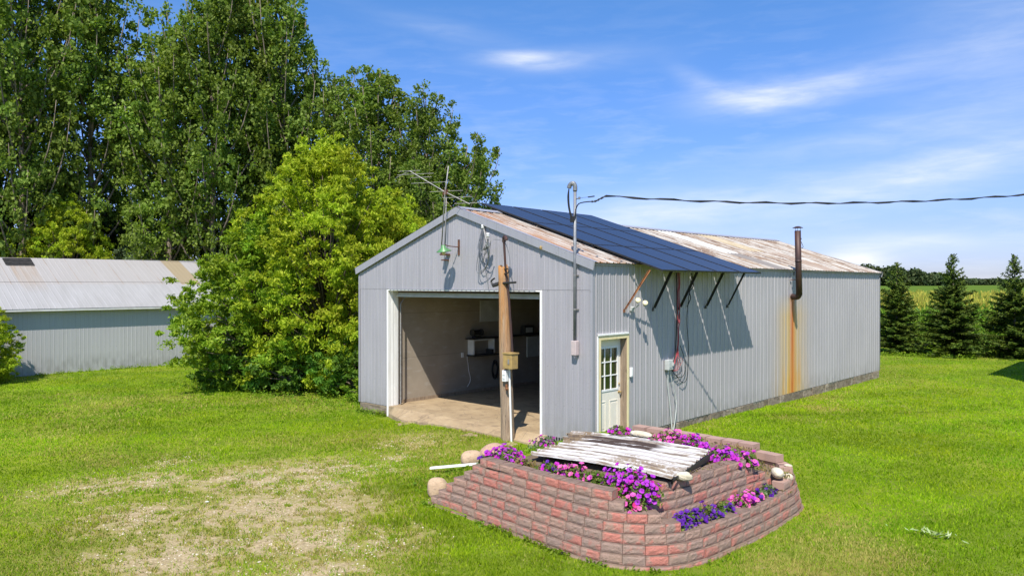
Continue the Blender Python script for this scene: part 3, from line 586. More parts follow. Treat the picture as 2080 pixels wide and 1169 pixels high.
# ------------------------------------------------------------------ solar array
arr = thing('solar_array', 'blue black solar panel array of twelve modules overhanging the eave', 'solar panels', (0, 3.6, 2.7), )
PX0, PZ0, PX1, PZ1, PY0, PY1 = .82, 3.53, -4.58, 5.33, 1.30, 6.00
sv = Vector((PX1 - PX0, 0, PZ1 - PZ0)); SL = sv.length; sv.normalize(); nv = Vector((-sv.z, 0, sv.x)) * -1
if nv.z < 0: nv = -nv
def pp(s_, y_, n_): q = Vector((PX0, 0, PZ0)) + sv * s_ + nv * n_; return (q.x, y_, q.z)
def slabbox(mb, s0, s1, y0, y1, n0, n1):
    mb.add([pp(s0, y0, n0), pp(s0, y1, n0), pp(s1, y1, n0), pp(s1, y0, n0), pp(s0, y0, n1), pp(s0, y1, n1), pp(s1, y1, n1), pp(s1, y0, n1)], [(0, 3, 2, 1), (4, 5, 6, 7), (0, 1, 5, 4), (1, 2, 6, 5), (2, 3, 7, 6), (3, 0, 4, 7)])
pr_, pc = SL / 3, (PY1 - PY0) / 4
for i in range(3):
    for j in range(4):
        s0, s1, y0, y1 = i * pr_ + .007, (i + 1) * pr_ - .007, PY0 + j * pc + .034, PY0 + (j + 1) * pc - .034
        fb = MB(); slabbox(fb, s0, s1, y0, y1, -.036, -.010)
        for q in ((s0, s0 + .014, y0, y1), (s1 - .014, s1, y0, y1), (s0 + .014, s1 - .014, y0, y0 + .014), (s0 + .014, s1 - .014, y1 - .014, y1)): slabbox(fb, *q, -.010, .0)
        o = obj('solar_panel', fb, 'black', arr)
        cb = MB(); slabbox(cb, s0 + .014, s1 - .014, y0 + .014, y1 - .014, -.010, -.004); obj('cell_sheet', cb, 'panel', o)
for s_ in (1.9, 3.6, 5.3):
    rb = MB(); slabbox(rb, s_ - .02, s_ + .02, PY0 + .03, PY1 - .03, -.095, -.047); obj('rail', rb, 'black', arr)
for k, (y0, y1) in enumerate(((1.07, 1.24 + .08), (2.19, 2.19), (3.31, 3.31), (4.56, 4.56), (5.69, 5.69))):
    sb = MB(); top = (.47, y1 + .02, 3.53); bot = (.03, y0, 2.68); th = .035 if k in (0, 4) else .052
    sb.beam(bot, top, th, .008, (1, 0, 0)); sb.beam((bot[0] + .02, bot[1] + th / 2, bot[2] + .02), (top[0] + .02, top[1] + th / 2, top[2]), .008, th, (1, 0, 0)); sb.box((.018, y0 - .03, 2.63), (.04, y0 + .03, 2.70))
    o = obj('strut', sb, 'rust_o' if k == 0 else 'black', arr)
    if k == 0: o['label'] = 'rusty brown strut'
# flood lamps on first strut
fld = thing('flood_lamp', 'two cream flood lamp heads clamped by the rusty strut', 'lamp', (.3, 1.32, 2.86))
for dx, dy, dz in ((-.02, .0, .04), (.05, .17, -.02)):
    h_ = MB(); rot = (Vector((.55, -.55, .45 - dz)).normalized()).to_track_quat('Z', 'Y').to_matrix()
    h_.lathe((.26 + dx, 1.27 + dy, 2.84 + dz), [(.001, -.10), (.022, -.095), (.026, -.045), (.045, -.015), (.058, .015), (.06, .03), (.052, .042), (.022, .05), (.001, .052)], 14, rot); obj('lamp_head', h_, 'bulb', fld, True)
st_ = MB(); st_.tube([(.06, 1.36, 2.72), (.16, 1.34, 2.74), (.22, 1.34, 2.80)], .012, 6); st_.tube([(.02, 1.36, 2.66), (.05, 1.36, 2.74)], .05, 8); obj('lamp_stem', st_, 'greybox', fld)
# ------------------------------------------------------------------ electric box and its cables
eb = thing('electrical_box', 'grey electrical disconnect box on the side wall with red and black cables', 'electrical box', (.06, 2.79, 1.3))
b_ = MB(); b_.box((.02, 2.68, 1.27), (.13, 2.88, 1.50), .01); b_.box((.13, 2.72, 1.32), (.138, 2.82, 1.46)); bx_ = obj('box', b_, 'greybox', eb)
b_ = MB(); b_.box((.138, 2.82, 1.36), (.165, 2.86, 1.44), .004); obj('handle', b_, 'greybox', bx_)
rr = random.Random(11)
def wig(a, b, n, am, rr=rr, sag=0):
    a = Vector(a); b = Vector(b); out = []
    for i in range(n + 1):
        t_ = i / n; p = a.lerp(b, t_); e = math.sin(t_ * math.pi); p += Vector((rr.uniform(0, am), rr.uniform(-am, am), rr.uniform(-am, am))) * (1 if 0 < i < n else 0); p.z -= sag * e; out.append(p)
    return out
def spline(pts, k=5):
    pts = [Vector(p) for p in pts]; P_ = [pts[0]] + pts + [pts[-1]]; out = []
    for i in range(1, len(P_) - 2):
        for j in range(k):
            t_ = j / k; a, b, c, d = P_[i - 1:i + 3]
            out.append(.5 * ((2 * b) + (c - a) * t_ + (2 * a - 5 * b + 4 * c - d) * t_ ** 2 + (3 * b - a - 3 * c + d) * t_ ** 3))
    out.append(pts[-1]); return out
cb = MB()
for k in range(3): cb.tube(spline(wig((.05, 3.20 + .05 * k, 3.5), (.05, 3.16 + .03 * k, 1.65), 7, .035) + wig((.06, 3.1, 1.5), (.08, 2.85, 1.33), 3, .05)), .009, 5)
for k in range(3): cb.tube(spline(wig((.05, 3.2, 1.75), (.07, 3.1 + .1 * k, 1.35), 4, .05) + [Vector((.08, 3.0 + .05 * k, 1.22)), Vector((.08, 2.88, 1.30))]), .005, 4)
obj('red_cable', cb, 'redcable', eb)
cb = MB(); cb.tube(spline([(.05, 3.15, 3.5), (.05, 3.17, 2.6), (.05, 3.12, 1.8), (.07, 3.0, 1.45), (.08, 2.86, 1.3)]), .014, 6)
cb.tube(spline([(.12, 3.75, 3.5), (.08, 3.7, 3.1), (.05, 3.62, 2.4), (.05, 3.70, 1.7), (.06, 3.62, 1.05), (.08, 3.4, .92), (.08, 3.1, 1.1), (.08, 2.86, 1.28)]), .008, 5)
cb.tube(spline([(.06, 3.3, 1.8), (.06, 3.55, 1.35), (.06, 3.45, 1.08), (.08, 3.15, 1.08), (.08, 2.88, 1.26)]), .008, 5)
cb.tube(spline([(.06, 3.25, 1.5), (.07, 3.35, 1.2), (.07, 3.1, 1.12), (.08, 2.9, 1.27)]), .007, 5)
cb.tube(spline([(.1, 3.75, 3.5), (.13, 3.78, 3.2), (.1, 3.66, 3.05), (.08, 3.74, 2.9), (.06, 3.62, 2.7)]), .012, 5)
obj('black_cable', cb, 'rubber', eb)
cb = MB(); cb.tube(spline([(.07, 2.76, 1.27), (.05, 2.78, .9), (.06, 2.86, .4), (.08, 2.88, .05), (.12, 2.86, -.16)]), .014, 6); cb.tube(spline([(.07, 2.82, 1.27), (.08, 2.92, .95), (.10, 3.06, .55), (.12, 3.0, .2), (.14, 2.86, -.16)]), .011, 6); obj('ground_conduit', cb, 'greybox', eb)
# ------------------------------------------------------------------ stovepipe
sp2 = thing('stovepipe', 'rusty brown stovepipe with rain cap rising past the eave', 'stovepipe', (.3, 9.4, 2.85))
pb = MB(); pb.tube([(.34, 9.50, 2.93), (.325, 9.47, 3.9), (.31, 9.46, 4.80)], .088, 14); pb.tube([(.325, 9.47, 3.88), (.325, 9.47, 3.94)], .092, 14); obj('pipe', pb, 'brown', sp2, True)
pb = MB(); pb.tube(spline([(.0, 9.80, 2.87), (.14, 9.68, 2.86), (.27, 9.56, 2.87), (.345, 9.51, 2.96)]), .085, 14); obj('elbow', pb, 'brown', sp2, True)
pb = MB(); pb.lathe((.31, 9.46, 4.80), [(.001, .135), (.06, .125), (.15, .085), (.15, .078), (.06, .10), (.001, .11)], 16)
for a in (0, 2.1, 4.2): pb.tube([(.31 + .08 * math.cos(a), 9.46 + .08 * math.sin(a), 4.78), (.31 + .08 * math.cos(a), 9.46 + .08 * math.sin(a), 4.90)], .006, 4)
obj('rain_cap', pb, 'brown', sp2)
pb = MB(); pb.box((.02, 9.62, 3.36), (.30, 9.66, 3.38)); obj('wall_bracket', pb, 'rust', sp2)
gp = MB(); gp.box((.03, 9.9, 3.5), (.05, 10.25, 3.63)); tag(obj('patch_plate', gp, 'trim', shed))
# ------------------------------------------------------------------ service mast and overhead line
sm = thing('service_mast', 'tall grey conduit mast with weatherhead on the front right corner', 'service mast', (-.43, -.07, 1.9))
pb = MB(); pb.tube([(-.40, -.075, 2.05), (-.39, -.08, 5.18)], .033, 12); obj('pipe', pb, 'grey_pipe', sm, True)
for z in (2.7, 3.4, 4.05): pb = MB(); pb.tube([(-.40, -.075, z), (-.40, -.075, z + .03)], .038, 10); pb.box((-.46, -.04, z), (-.34, -.012, z + .025)); obj('strap', pb, 'alu', sm)
pb = MB(); pb.tube(spline([(-.39, -.08, 5.14), (-.39, -.08, 5.22), (-.41, -.09, 5.29), (-.47, -.12, 5.29), (-.52, -.14, 5.22)]), [.045] * 6 + [.055] * 5 + [.062] * 5 + [.058] * 5, 12) if False else pb.tube(spline([(-.39, -.08, 5.14), (-.39, -.08, 5.24), (-.42, -.10, 5.30), (-.48, -.13, 5.27), (-.50, -.14, 5.20)]), .046, 12); obj('weatherhead', pb, 'grey_pipe', sm, True)
pb = MB(); pb.box((-.46, -.13, 1.77), (-.33, -.02, 2.07), .012); pb.tube([(-.395, -.07, 1.72), (-.395, -.07, 1.77)], .03, 8); obj('junction_box', pb, 'pinkbox', sm)
pb = MB()
for dx in (-.015, 0, .015): pb.tube(spline([(-.50, -.14, 5.2), (-.51 + dx, -.15, 5.05), (-.49 + dx, -.16, 4.85), (-.45 + dx, -.15, 4.66), (-.40 + dx, -.13, 4.55), (-.36 + dx * .5, -.12, 4.62), (-.33, -.14, 4.74)]), .010, 5)
pb.box((-.47, -.15, 4.50), (-.38, -.10, 4.62), .01)
obj('drip_loop', pb, 'rubber', sm)
pb = MB(); pb.tube([(-.39, -.08, 4.98), (-.26, -.08, 4.98)], .012, 6); pb.tube([(-.27, -.09, 4.96), (-.27, -.09, 5.01)], .022, 8); obj('insulator_arm', pb, 'grey_pipe', sm)
# utility pole out of frame that carries the other end
wp = [(-.33, -.14, 4.74), (-.22, -.17, 4.86), (0.0, -.15, 4.885), (.13, -.1, 4.885), (.22, -.05, 4.93), (.33, .0, 4.985)]
endp = Vector((10.6, 13.8, 6.32)); A = Vector((.33, .0, 4.985)); ln_ = []
for i in range(1, 61):
    t_ = i / 60; p = A.lerp(endp, t_); p.z -= .85 * 4 * t_ * (1 - t_) * .62 - .012 * math.sin(i * 1.7); ln_.append(p)
wl = MB(); full = spline(wp, 4)[:-1] + [Vector(A)] + ln_
wl.tube(full, .012, 6)
for ph in (0, math.pi):
    tw = []
    for i, p in enumerate(full[10:]):
        for q in range(1): tw.append(p + Vector((0, 0, .016)) * math.cos(i * 1.3 + ph) + Vector((.012, -.008, 0)) * math.sin(i * 1.3 + ph))
    wl.tube(tw, .009, 5)
wl.tube([(-.27, -.09, 4.985), (.0, -.1, 4.985)], .004, 4); wl.tube([(-.04, -.1, 4.985), (.12, -.1, 4.99)], .012, 6)
tag(obj('overhead_line', wl, 'rubber'), 'twisted black overhead power line running from the mast to the right', 'power line')
# ------------------------------------------------------------------ TV antenna on the gable
an = thing('tv_antenna', 'old tilted television antenna on twin poles at the gable', 'antenna', (-4.4, -.12, 3.95))
pb = MB(); pb.tube([(-4.42, -.20, 3.97), (-4.26, -.22, 5.35), (-4.13, -.22, 6.05)], .015, 8); pb.tube([(-4.35, -.15, 3.97), (-4.25, -.18, 5.35)], .012, 8); obj('mast', pb, 'alu', an, True)
pb = MB(); pb.tube([(-5.25, -.5, 6.02), (-4.27, -.22, 5.45), (-3.62, .0, 5.12)], .013, 6)
obj('boom', pb, 'alu', an)
bd = (Vector((-3.62, 0, 5.12)) - Vector((-5.25, -.5, 6.02))); ed = Vector((.70, .62, .04)).normalized()
for k, (t_, hl) in enumerate(((.0, .26), (.10, .45), (.2, .25), (.36, .48), (.62, .40), (.8, .36), (.97, .33))):
    c0 = Vector((-5.25, -.5, 6.02)) + bd * t_; e = MB(); e.tube([c0 - ed * hl, c0 + ed * hl], .006, 5); obj('element', e, 'alu', an)
pb = MB(); pb.tube([(-5.25, -.5, 6.02), (-5.62, -.62, 5.88)], .010, 5); obj('reflector_rod', pb, 'alu', an)
pb = MB(); pb.box((-4.45, -.22, 3.93), (-4.30, -.012, 3.97)); obj('mount_bracket', pb, 'rust', an); pb = MB(); pb.box((-4.33, -.23, 5.38), (-4.20, -.17, 5.50)); obj('clamp', pb, 'rust', an); pb = MB(); pb.box((-4.42, -.20, 3.80), (-4.34, -.012, 3.83)); obj('mount_bracket', pb, 'rust', an)
# green barn lamp
bl = thing('barn_lamp', 'green enamel gooseneck yard lamp on a rusty arm in the gable', 'lamp', (-4.0, -.1, 4.1))
pb = MB(); pb.box((-4.01, -.03, 3.93), (-3.96, -.012, 4.30)); pb.tube([(-3.985, -.02, 4.12), (-4.02, -.25, 4.13), (-4.05, -.42, 4.16)], .012, 6); obj('arm', pb, 'rust', bl)
pb = MB(); rt = Matrix.Rotation(R(10), 3, 'X'); pb.lathe((-4.06, -.43, 4.03), [(.03, .13), (.045, .12), (.06, .06), (.175, -.015), (.18, -.03), (.17, -.025), (.055, .045), (.03, .10)], 22, rt); obj('shade', pb, 'green_e', bl, True)
pb = MB(); pb.lathe((-4.06, -.43, 4.0), [(.001, -.08), (.03, -.07), (.05, -.03), (.04, .02), (.02, .05)], 12, rt); obj('bulb', pb, 'bulb', bl, True)
# tangle of old wires and insulators on the gable
wr = thing('wire_drop', 'tangle of old grey service wires with insulators on the gable', 'wires', (-2.9, -.05, 4.5))
rr = random.Random(21); pb = MB()
for k in range(6):
    a = (-3.13 + rr.uniform(-.03, .05), -.06, 4.52); b = (-2.62 + rr.uniform(-.05, .1), -.35, 4.15 + rr.uniform(-.05, .1))
    mid = (-3.18 + rr.uniform(-.15, .12), -.10 - rr.uniform(0, .1), 3.85 + rr.uniform(-.35, .35)); m2 = (-2.9 + rr.uniform(-.1, .1), -.2, 3.75 + rr.uniform(-.2, .3))
    pb.tube(spline([a, mid, m2, b]), .009, 4)
pb.tube(spline([(-3.1, -.05, 4.5), (-3.2, -.06, 4.1), (-3.05, -.05, 3.6), (-2.95, -.04, 3.12)]), .008, 4)
pb.tube(spline([(-2.45, -.38, 4.22), (-2.1, -.4, 4.15), (-1.95, -.4, 3.85), (-1.93, -.4, 3.55)]), .007, 4)
obj('wires', pb, 'grey_pipe', wr)
pb = MB(); pb.tube([(-3.12, -.03, 4.52), (-2.78, -.25, 4.12)], .022, 6); pb.tube([(-2.98, -.15, 4.03), (-2.78, -.25, 4.05)], .028, 6); obj('spreader', pb, 'alu', wr)
for c0 in ((-2.68, -.33, 4.33), (-3.13, -.05, 4.56), (-2.76, -.26, 4.12)):
    pb = MB(); pb.lathe(c0, [(.001, -.05), (.035, -.045), (.05, -.02), (.03, 0), (.05, .02), (.035, .045), (.001, .05)], 10); obj('insulator', pb, 'porcelain', wr, True)
kb = MB(); kb.lathe((-1.31, -.10, 4.02), [(.001, -.04), (.025, -.035), (.03, 0), (.018, .02), (.001, .04)], 8); kb.box((-1.33, -.10, 3.97), (-1.29, -.012, 4.0)); tag(obj('wall_insulator', kb, 'brass'), 'small brass coloured insulator knob under the right rake trim', 'insulator')
# lightning rod at the rear
lr = MB(); lr.tube([(-2.95, LN - .15, 4.62), (-2.94, LN - .15, 5.05)], .018, 6); lr.lathe((-2.94, LN - .15, 5.08), [(.001, -.05), (.05, -.03), (.055, 0), (.03, .04), (.001, .05)], 8); lr.tube([(-2.95, LN - .15, 4.62), (-2.82, LN - .15, 4.75), (-2.9, LN - .15, 4.95)], .012, 5)
tag(obj('roof_finial', lr, 'black'), 'thin dark finial behind the far end of the rusty roof', 'finial')
# ------------------------------------------------------------------ the cut-off utility pole
po = thing('utility_pole', 'weathered cut off wooden utility pole before the garage opening', 'utility pole', (-2.0, -.38, -.3))
n = 16; pts = []; rad = []
rr = random.Random(2)
for i in range(15): t_ = i / 14; pts.append((-2.0 - .15 * t_, -.38, -.45 + 4.07 * t_)); rad.append(.158 - .045 * t_ + rr.uniform(-.004, .004))
pb = MB(); pb.tube(pts, rad, n)
pb.v = [(x + (vnoise(np.array([math.atan2(y + .38, x + 2) * 2.]), np.array([z * .7]), 2)[0] - .5) * .022, y + (vnoise(np.array([math.atan2(y + .38, x + 2) * 2.2]), np.array([z]), 2, 4)[0] - .5) * .022, z) for x, y, z in pb.v]
pb.v = [(x, y, z + (.05 * math.sin(7 * x + 40 * y) if z > 3.6 else 0)) for x, y, z in pb.v]; shaft = obj('shaft', pb, 'pole', po, True)
pb = MB(); pb.tube([(-1.86, -.38, 1.62), (-1.96, -.40, 2.9), (-2.05, -.42, 3.6), (-2.09, -.42, 4.16)], .026, 8); pb.tube(spline([(-2.09, -.42, 4.14), (-2.08, -.43, 4.24), (-2.0, -.46, 4.24), (-1.98, -.47, 4.18)]), .04, 8); obj('old_conduit', pb, 'brown', po)
pb = MB(); pb.tube([(-1.845, -.44, -.28), (-1.86, -.46, .6), (-1.885, -.47, 1.45)], .022, 8); obj('white_conduit', pb, 'white', po)
pb = MB(); pb.box((-1.93, -.62, 1.42), (-1.67, -.42, 1.74), .01); pb.box((-1.945, -.635, 1.74), (-1.655, -.40, 1.765)); fb = obj('fuse_box', pb, 'brass', po); pb = MB(); pb.box((-1.78, -.632, 1.53), (-1.74, -.62, 1.63)); obj('hasp', pb, 'alu', fb)
pb = MB(); pb.box((-1.99, -.59, 1.14), (-1.88, -.50, 1.38), .008); sb_ = obj('outlet_box', pb, 'white', po); pb = MB(); pb.box((-1.965, -.596, 1.18), (-1.905, -.59, 1.22)); obj('label_plate', pb, 'greybox', sb_); pb = MB(); pb.box((-1.965, -.596, 1.27), (-1.905, -.59, 1.29)); obj('label_plate', pb, 'greybox', sb_)
pb = MB(); pb.box((-1.93, -.55, .95), (-1.88, -.52, 1.08), .004); pb.tube([(-1.9, -.54, 1.0), (-1.85, -.57, .98)], .02, 6); obj('tap', pb, 'rust_o', po)
pb = MB(); pb.tube(spline([(-2.06, -.44, 3.56), (-1.9, -.5, 3.56), (-1.86, -.51, 3.52), (-1.9, -.5, 3.47), (-2.06, -.44, 3.46)]), .014, 6); obj('clevis', pb, 'black', po); pb = MB(); pb.tube([(-2.1, -.45, 3.25), (-1.9, -.47, 3.26)], .03, 8); pb.tube([(-1.9, -.47, 3.26), (-1.68, -.48, 3.27)], .022, 8); obj('cable_grip', pb, 'black', po); pb = MB(); pb.tube([(-2.36, -.5, 3.2), (-2.22, -.45, 3.24)], .045, 7); pb.tube(spline([(-2.36, -.5, 3.2), (-2.40, -.5, 3.30), (-2.3, -.5, 3.36)]), .02, 6); obj('clevis', pb, 'black', po)
# ------------------------------------------------------------------ things inside the garage
sh_ = thing('wall_shelf', 'dark wall shelf with a white rack under it on the left garage wall', 'shelf', (-6.95, 3.5, 1.4))
pb = MB(); pb.box((-6.948, 2.95, 1.60), (-6.70, 6.3, 1.64)); obj('board', pb, 'darkstuff', sh_)
pb = MB(); pb.box((-6.947, 3.05, 1.15), (-6.70, 3.10, 1.595)); pb.box((-6.947, 3.10, 1.555), (-6.73, 3.9, 1.595)); pb.box((-6.947, 3.9, 1.15), (-6.70, 3.95, 1.595)); obj('rack', pb, 'white2', sh_)
pb = MB(); pb.box((-6.947, 3.0, 1.10), (-6.60, 4.05, 1.14)); pb.box((-6.9, 3.75, 1.14), (-6.66, 3.85, 1.28)); obj('lower_board', pb, 'darkstuff', sh_)
gr = thing('bench_grinder', 'black bench grinder on the dark shelf at the left garage wall', 'grinder', (-6.82, 3.3, 1.64))
pb = MB(); pb.box((-6.9, 3.18, 1.64), (-6.74, 3.42, 1.68)); pb.tube([(-6.82, 3.18, 1.8), (-6.82, 3.42, 1.8)], .07, 10); obj('body', pb, 'black', gr)
for y in (3.1, 3.46): pb = MB(); pb.tube([(-6.82, y, 1.8), (-6.82, y + .04, 1.8)], .1, 12); obj('wheel', pb, 'darkstuff', gr)
rd = thing('shop_radio', 'small grey radio on the shelf right of the pole', 'radio', (-6.8, 5.6, 1.64))
pb = MB(); pb.box((-6.9, 5.3, 1.64), (-6.72, 5.75, 1.92), .01); o = obj('case', pb, 'darkstuff', rd); pb = MB(); pb.box((-6.72, 5.36, 1.70), (-6.71, 5.68, 1.86)); obj('face', pb, 'greybox', rd)
pb = MB(); pb.box((-6.948, 3.55, 2.1), (-6.93, 4.6, 2.75)); pb.box((-6.93, 4.0, 2.1), (-6.925, 4.6, 2.5)); obj('white_panel', pb, 'sheath', shed)
pb = MB(); pb.box((-6.92, 5.6, .9), (-6.85, 6.3, 1.55)); tag(obj('wall_cabinet', pb, 'greybox'), 'pale grey cabinet hanging below the shelf deep in the garage', 'cabinet')
pb = MB(); pb.box((-6.947, 6.9, .8), (-6.60, 7.6, 1.7), .01); pb.box((-6.6, 6.95, .85), (-6.59, 7.55, 1.65)); tag(obj('tall_cabinet', pb, 'darkstuff'), 'dark cupboard at the back of the garage', 'cupboard')
pb = MB(); pb.box((-6.947, 2.78, 1.08), (-6.91, 2.86, 1.22), .004); pb.tube(spline([(-6.92, 3.0, 1.1), (-6.91, 3.05, .7), (-6.91, 3.12, .4), (-6.91, 3.0, .2)]), .009, 5); tag(obj('extension_cable', pb, 'white2'), 'white cable hanging from an outlet on the left garage wall', 'cable')
pb = MB()
for r_ in (.16, .13, .19): pb.tube([(-6.90, 4.15 + r_ * math.cos(a) * .7, .62 + r_ * 1.5 * math.sin(a)) for a in np.linspace(0, 2 * math.pi, 22)], .014, 5)
tag(obj('hose_coil', pb, 'rubber'), 'black hose coiled on the garage wall left of the pole', 'hose')
pb = MB(); pb.box((-4.9, 7.6, 0), (-2.6, 8.4, .06 + .8)); pb.box((-5.0, 7.5, .86), (-2.5, 8.5, .92)); tag(obj('work_bench', pb, 'wood'), 'dim wooden workbench at the back of the garage', 'bench')
# ------------------------------------------------------------------ planter of split face blocks
pl_ = thing('block_planter', 'raised planter of red and grey split face retaining blocks', 'planter', (2.5, -2.5, -.3))
def dens(pts, st=.05):
    pts = [Vector((p[0], p[1], 0)) for p in pts]; pts = spline(pts, 8); out = [pts[0]]
    for p in pts[1:]:
        while (p - out[-1]).length > st: out.append(out[-1] + (p - out[-1]).normalized() * st)
    return out
OUT = dens([(.02, -4.42), (.8, -4.44), (1.6, -4.50), (2.6, -4.57), (3.3, -4.60), (3.75, -4.52), (4.12, -4.28), (4.38, -3.92), (4.50, -3.5), (4.56, -2.85), (4.60, -2.0), (4.59, -1.3), (4.56, -.75), (4.46, -.40), (4.22, -.14), (3.85, -.05), (3.2, -.03), (2.3, -.03), (1.2, -.03)])
INN = dens([(3.80, -3.86), (3.90, -3.60), (3.99, -3.2), (4.03, -2.8), (4.06, -2.05), (4.12, -1.5), (4.17, -1.1), (4.20, -.80)])
def nrml(P_, i):
    d = (P_[min(i + 3, len(P_) - 1)] - P_[max(i - 3, 0)]).normalized(); return Vector((-d.y, d.x, 0))
def offs(P_, o_): return [p + nrml(P_, i) * o_ for i, p in enumerate(P_)]
rb_ = random.Random(4)
def block(mb, A_, B_, z0, h, dep, rough=.0036, gap=.005):
    d = (B_ - A_); L = d.length; d.normalize(); inn = Vector((-d.y, d.x, 0)); A2 = A_ + d * gap; B2 = B_ - d * gap
    nxs, nzs = 7, 4; vs = []; up = Vector((0, 0, 1)); j0 = rb_.uniform(-.006, .006)
    for k in range(nzs + 1):
        for i in range(nxs + 1):
            t_ = i / nxs; u_ = k / nzs; e = (i in (0, nxs)) or (k in (0, nzs))
            p = A2.lerp(B2, t_) + up * (z0 + .002 + (h - .004) * u_) + inn * (j0 + (.009 if e else 0) + rb_.uniform(-rough, rough) * (.35 if e else 1)); vs.append(p)
    n0 = len(vs); tp = .012
    for p in (A2 + d * tp, B2 - d * tp):
        for z in (z0 + .002, z0 + h - .002): vs.append(p + inn * dep + up * z)
    fs = []; W1 = nxs + 1
    for k in range(nzs):
        for i in range(nxs): a = k * W1 + i; fs.append((a, a + 1, a + W1 + 1, a + W1))
    top = [nzs * W1 + i for i in range(W1)]; fs.append(tuple(top + [n0 + 3, n0 + 1])); bot = [i for i in range(W1)][::-1]; fs.append(tuple(bot + [n0, n0 + 2]))
    fs.append(tuple([k * W1 for k in range(nzs + 1)][::-1] + [n0, n0 + 1])[::1]); fs.append(tuple([k * W1 + nxs for k in range(nzs + 1)] + [n0 + 3, n0 + 2]))
    fs.append((n0, n0 + 1, n0 + 3, n0 + 2)); mb.add(vs, fs)
def near(P_, xy): return min(range(len(P_)), key=lambda i: (P_[i] - Vector((xy[0], xy[1], 0))).length)
def course(mb, P_, i0, i1, z0, h, dep, L=.30, stag=0.0, **kw):
    i = i0; first = True; step = max(1, round(L / .05))
    while i < i1 - 1:
        st = step if not first or not stag else max(3, int(step * stag)); j = min(i + st, i1)
        if i1 - j < 3: j = i1
        block(mb, P_[i], P_[j], z0, h, dep, **kw); i = j; first = False
ow = MB(); iw = MB(); HB = .12
startx = [.02, .10, .27, .42, .58, .76, .93, 1.08]; fend = {4: (4.23, -3.80), 5: (4.09, -3.98), 6: (3.72, -4.22), 7: (3.58, -4.28)}
bstart = {4: (4.50, -1.12), 5: (4.45, -.62), 6: (4.12, -.25), 7: (3.66, -.22)}
for k in range(8):
    P_ = offs(OUT, .032 * k); z0 = -.36 + HB * k; i0 = near(P_, (startx[k], -4.42 + .032 * k))
    end = len(P_) - 1 if k < 4 else near(P_, fend[k])
    course(ow, P_, i0, end, z0, HB, .21 if k < 7 else .2, stag=.5 if k % 2 else 0)
obj('outer_wall', ow, 'block', pl_)
for k in range(4, 8):
    P_ = offs(OUT, .032 * k); z0 = -.36 + HB * k; i = near(P_, bstart[k]); n_ = 0
    end = len(P_) - 1
    if k < 7:
        bw = MB(); j = min(i + 12, end) if k > 4 else min(i + 6, end)
        for q in range(3 if k == 6 else (2 if k == 5 else 1)):
            cb = MB(); block(cb, P_[i], P_[min(i + 6, end)], z0, HB, .20, rough=.0022); obj('cap_block', cb, 'capblock', pl_); i = min(i + 6, end)
        if i < end - 2: course(bw, P_, i, end, z0, HB, .2, rough=.003); obj('back_course', bw, 'block', pl_)
    else:
        while i < end - 5:
            cb = MB(); jx = Vector((rb_.uniform(-.008, .008), rb_.uniform(-.018, .018), 0)); jy = Vector((rb_.uniform(-.008, .008), rb_.uniform(-.018, .018), 0)); block(cb, P_[i] + jx, P_[i + 6] + jy, z0, HB, .23, rough=.0022, gap=.006); obj('cap_block', cb, 'capblock', pl_); i += 6
ist = {3: (3.80, -3.90), 4: (3.80, -3.86), 5: (3.82, -3.80), 6: (3.83, -3.66), 7: (3.90, -3.58)}; ien = {3: (4.2, -.8), 4: (4.20, -.93), 5: (4.16, -1.12), 6: (4.13, -1.36), 7: (4.09, -1.56)}
for k in range(3, 8):
    P_ = offs(INN, .022 * (k - 4)); course(iw, P_, near(P_, ist[k]), near(P_, ien[k]), -.36 + HB * k, HB, .21, L=.33, stag=.55 if k % 2 else 0)
obj('inner_wall', iw, 'block', pl_)
# soil fill
sg_ = MB(); N1, N2 = 70, 62
def soilz(x, y):
    n_ = (vnoise(np.array([x]), np.array([y]), 3, 7)[0] - .5) * .06
    inner_x = float(np.interp(y, [-3.9, -3.6, -3.2, -2.8, -2.05, -1.5, -.8], [3.78, 3.90, 3.99, 4.03, 4.06, 4.12, 4.2])) - .10
    if x > inner_x and -3.74 < y < -.9: return .07 + n_ * .5
    z = .50 + n_
    if y > -.9 and x > 3.7: z = .30 + n_
    if y > -1.5 and x > 3.9: z = min(z, .28 + n_ + .1 * max(0, -.9 - y))
    z += .11 * math.exp(-((x - 2.6) ** 2 + (y + 2.6) ** 2) / 1.5) if y < -1.2 else 0
    if x < 1.25: z -= .55 * (1.25 - x)
    if x > 3.35 and y < -3.55: z = .5 - .26 * sstep(3.35, 3.6, np.array([x]))[0] * sstep(-3.55, -3.85, np.array([-abs(y)]))[0] + n_ * .5 if False else .50 - .28 * float(sstep(3.4, 3.6, x)) * float(sstep(3.50, 3.72, -y)) + n_ * .5
    return z
xs = np.linspace(.95, 4.42, N1); ys_ = np.linspace(-4.28, -.2, N2)
poly = offs(OUT, .19)
def inside(x, y):
    c = False; pts = [(p.x, p.y) for p in poly] ; j = len(pts) - 1
    for i in range(len(pts)):
        if (pts[i][1] > y) != (pts[j][1] > y) and x < (pts[j][0] - pts[i][0]) * (y - pts[i][1]) / (pts[j][1] - pts[i][1] + 1e-12) + pts[i][0]: c = not c
        j = i
    return c
ok = {}
for i, x in enumerate(xs):
    for j, y in enumerate(ys_): sg_.v.append((x, y, soilz(x, y))); ok[i, j] = inside(x, y) or (x < 1.4 and -4.25 < y < -.2)
for i in range(N1 - 1):
    for j in range(N2 - 1):
        if all(ok[a] for a in ((i, j), (i + 1, j), (i, j + 1), (i + 1, j + 1))): a = i * N2 + j; sg_.f.append((a, a + N2, a + N2 + 1, a + 1)); sg_.m.append(0)
obj('soil', sg_, 'soil', pl_, True)
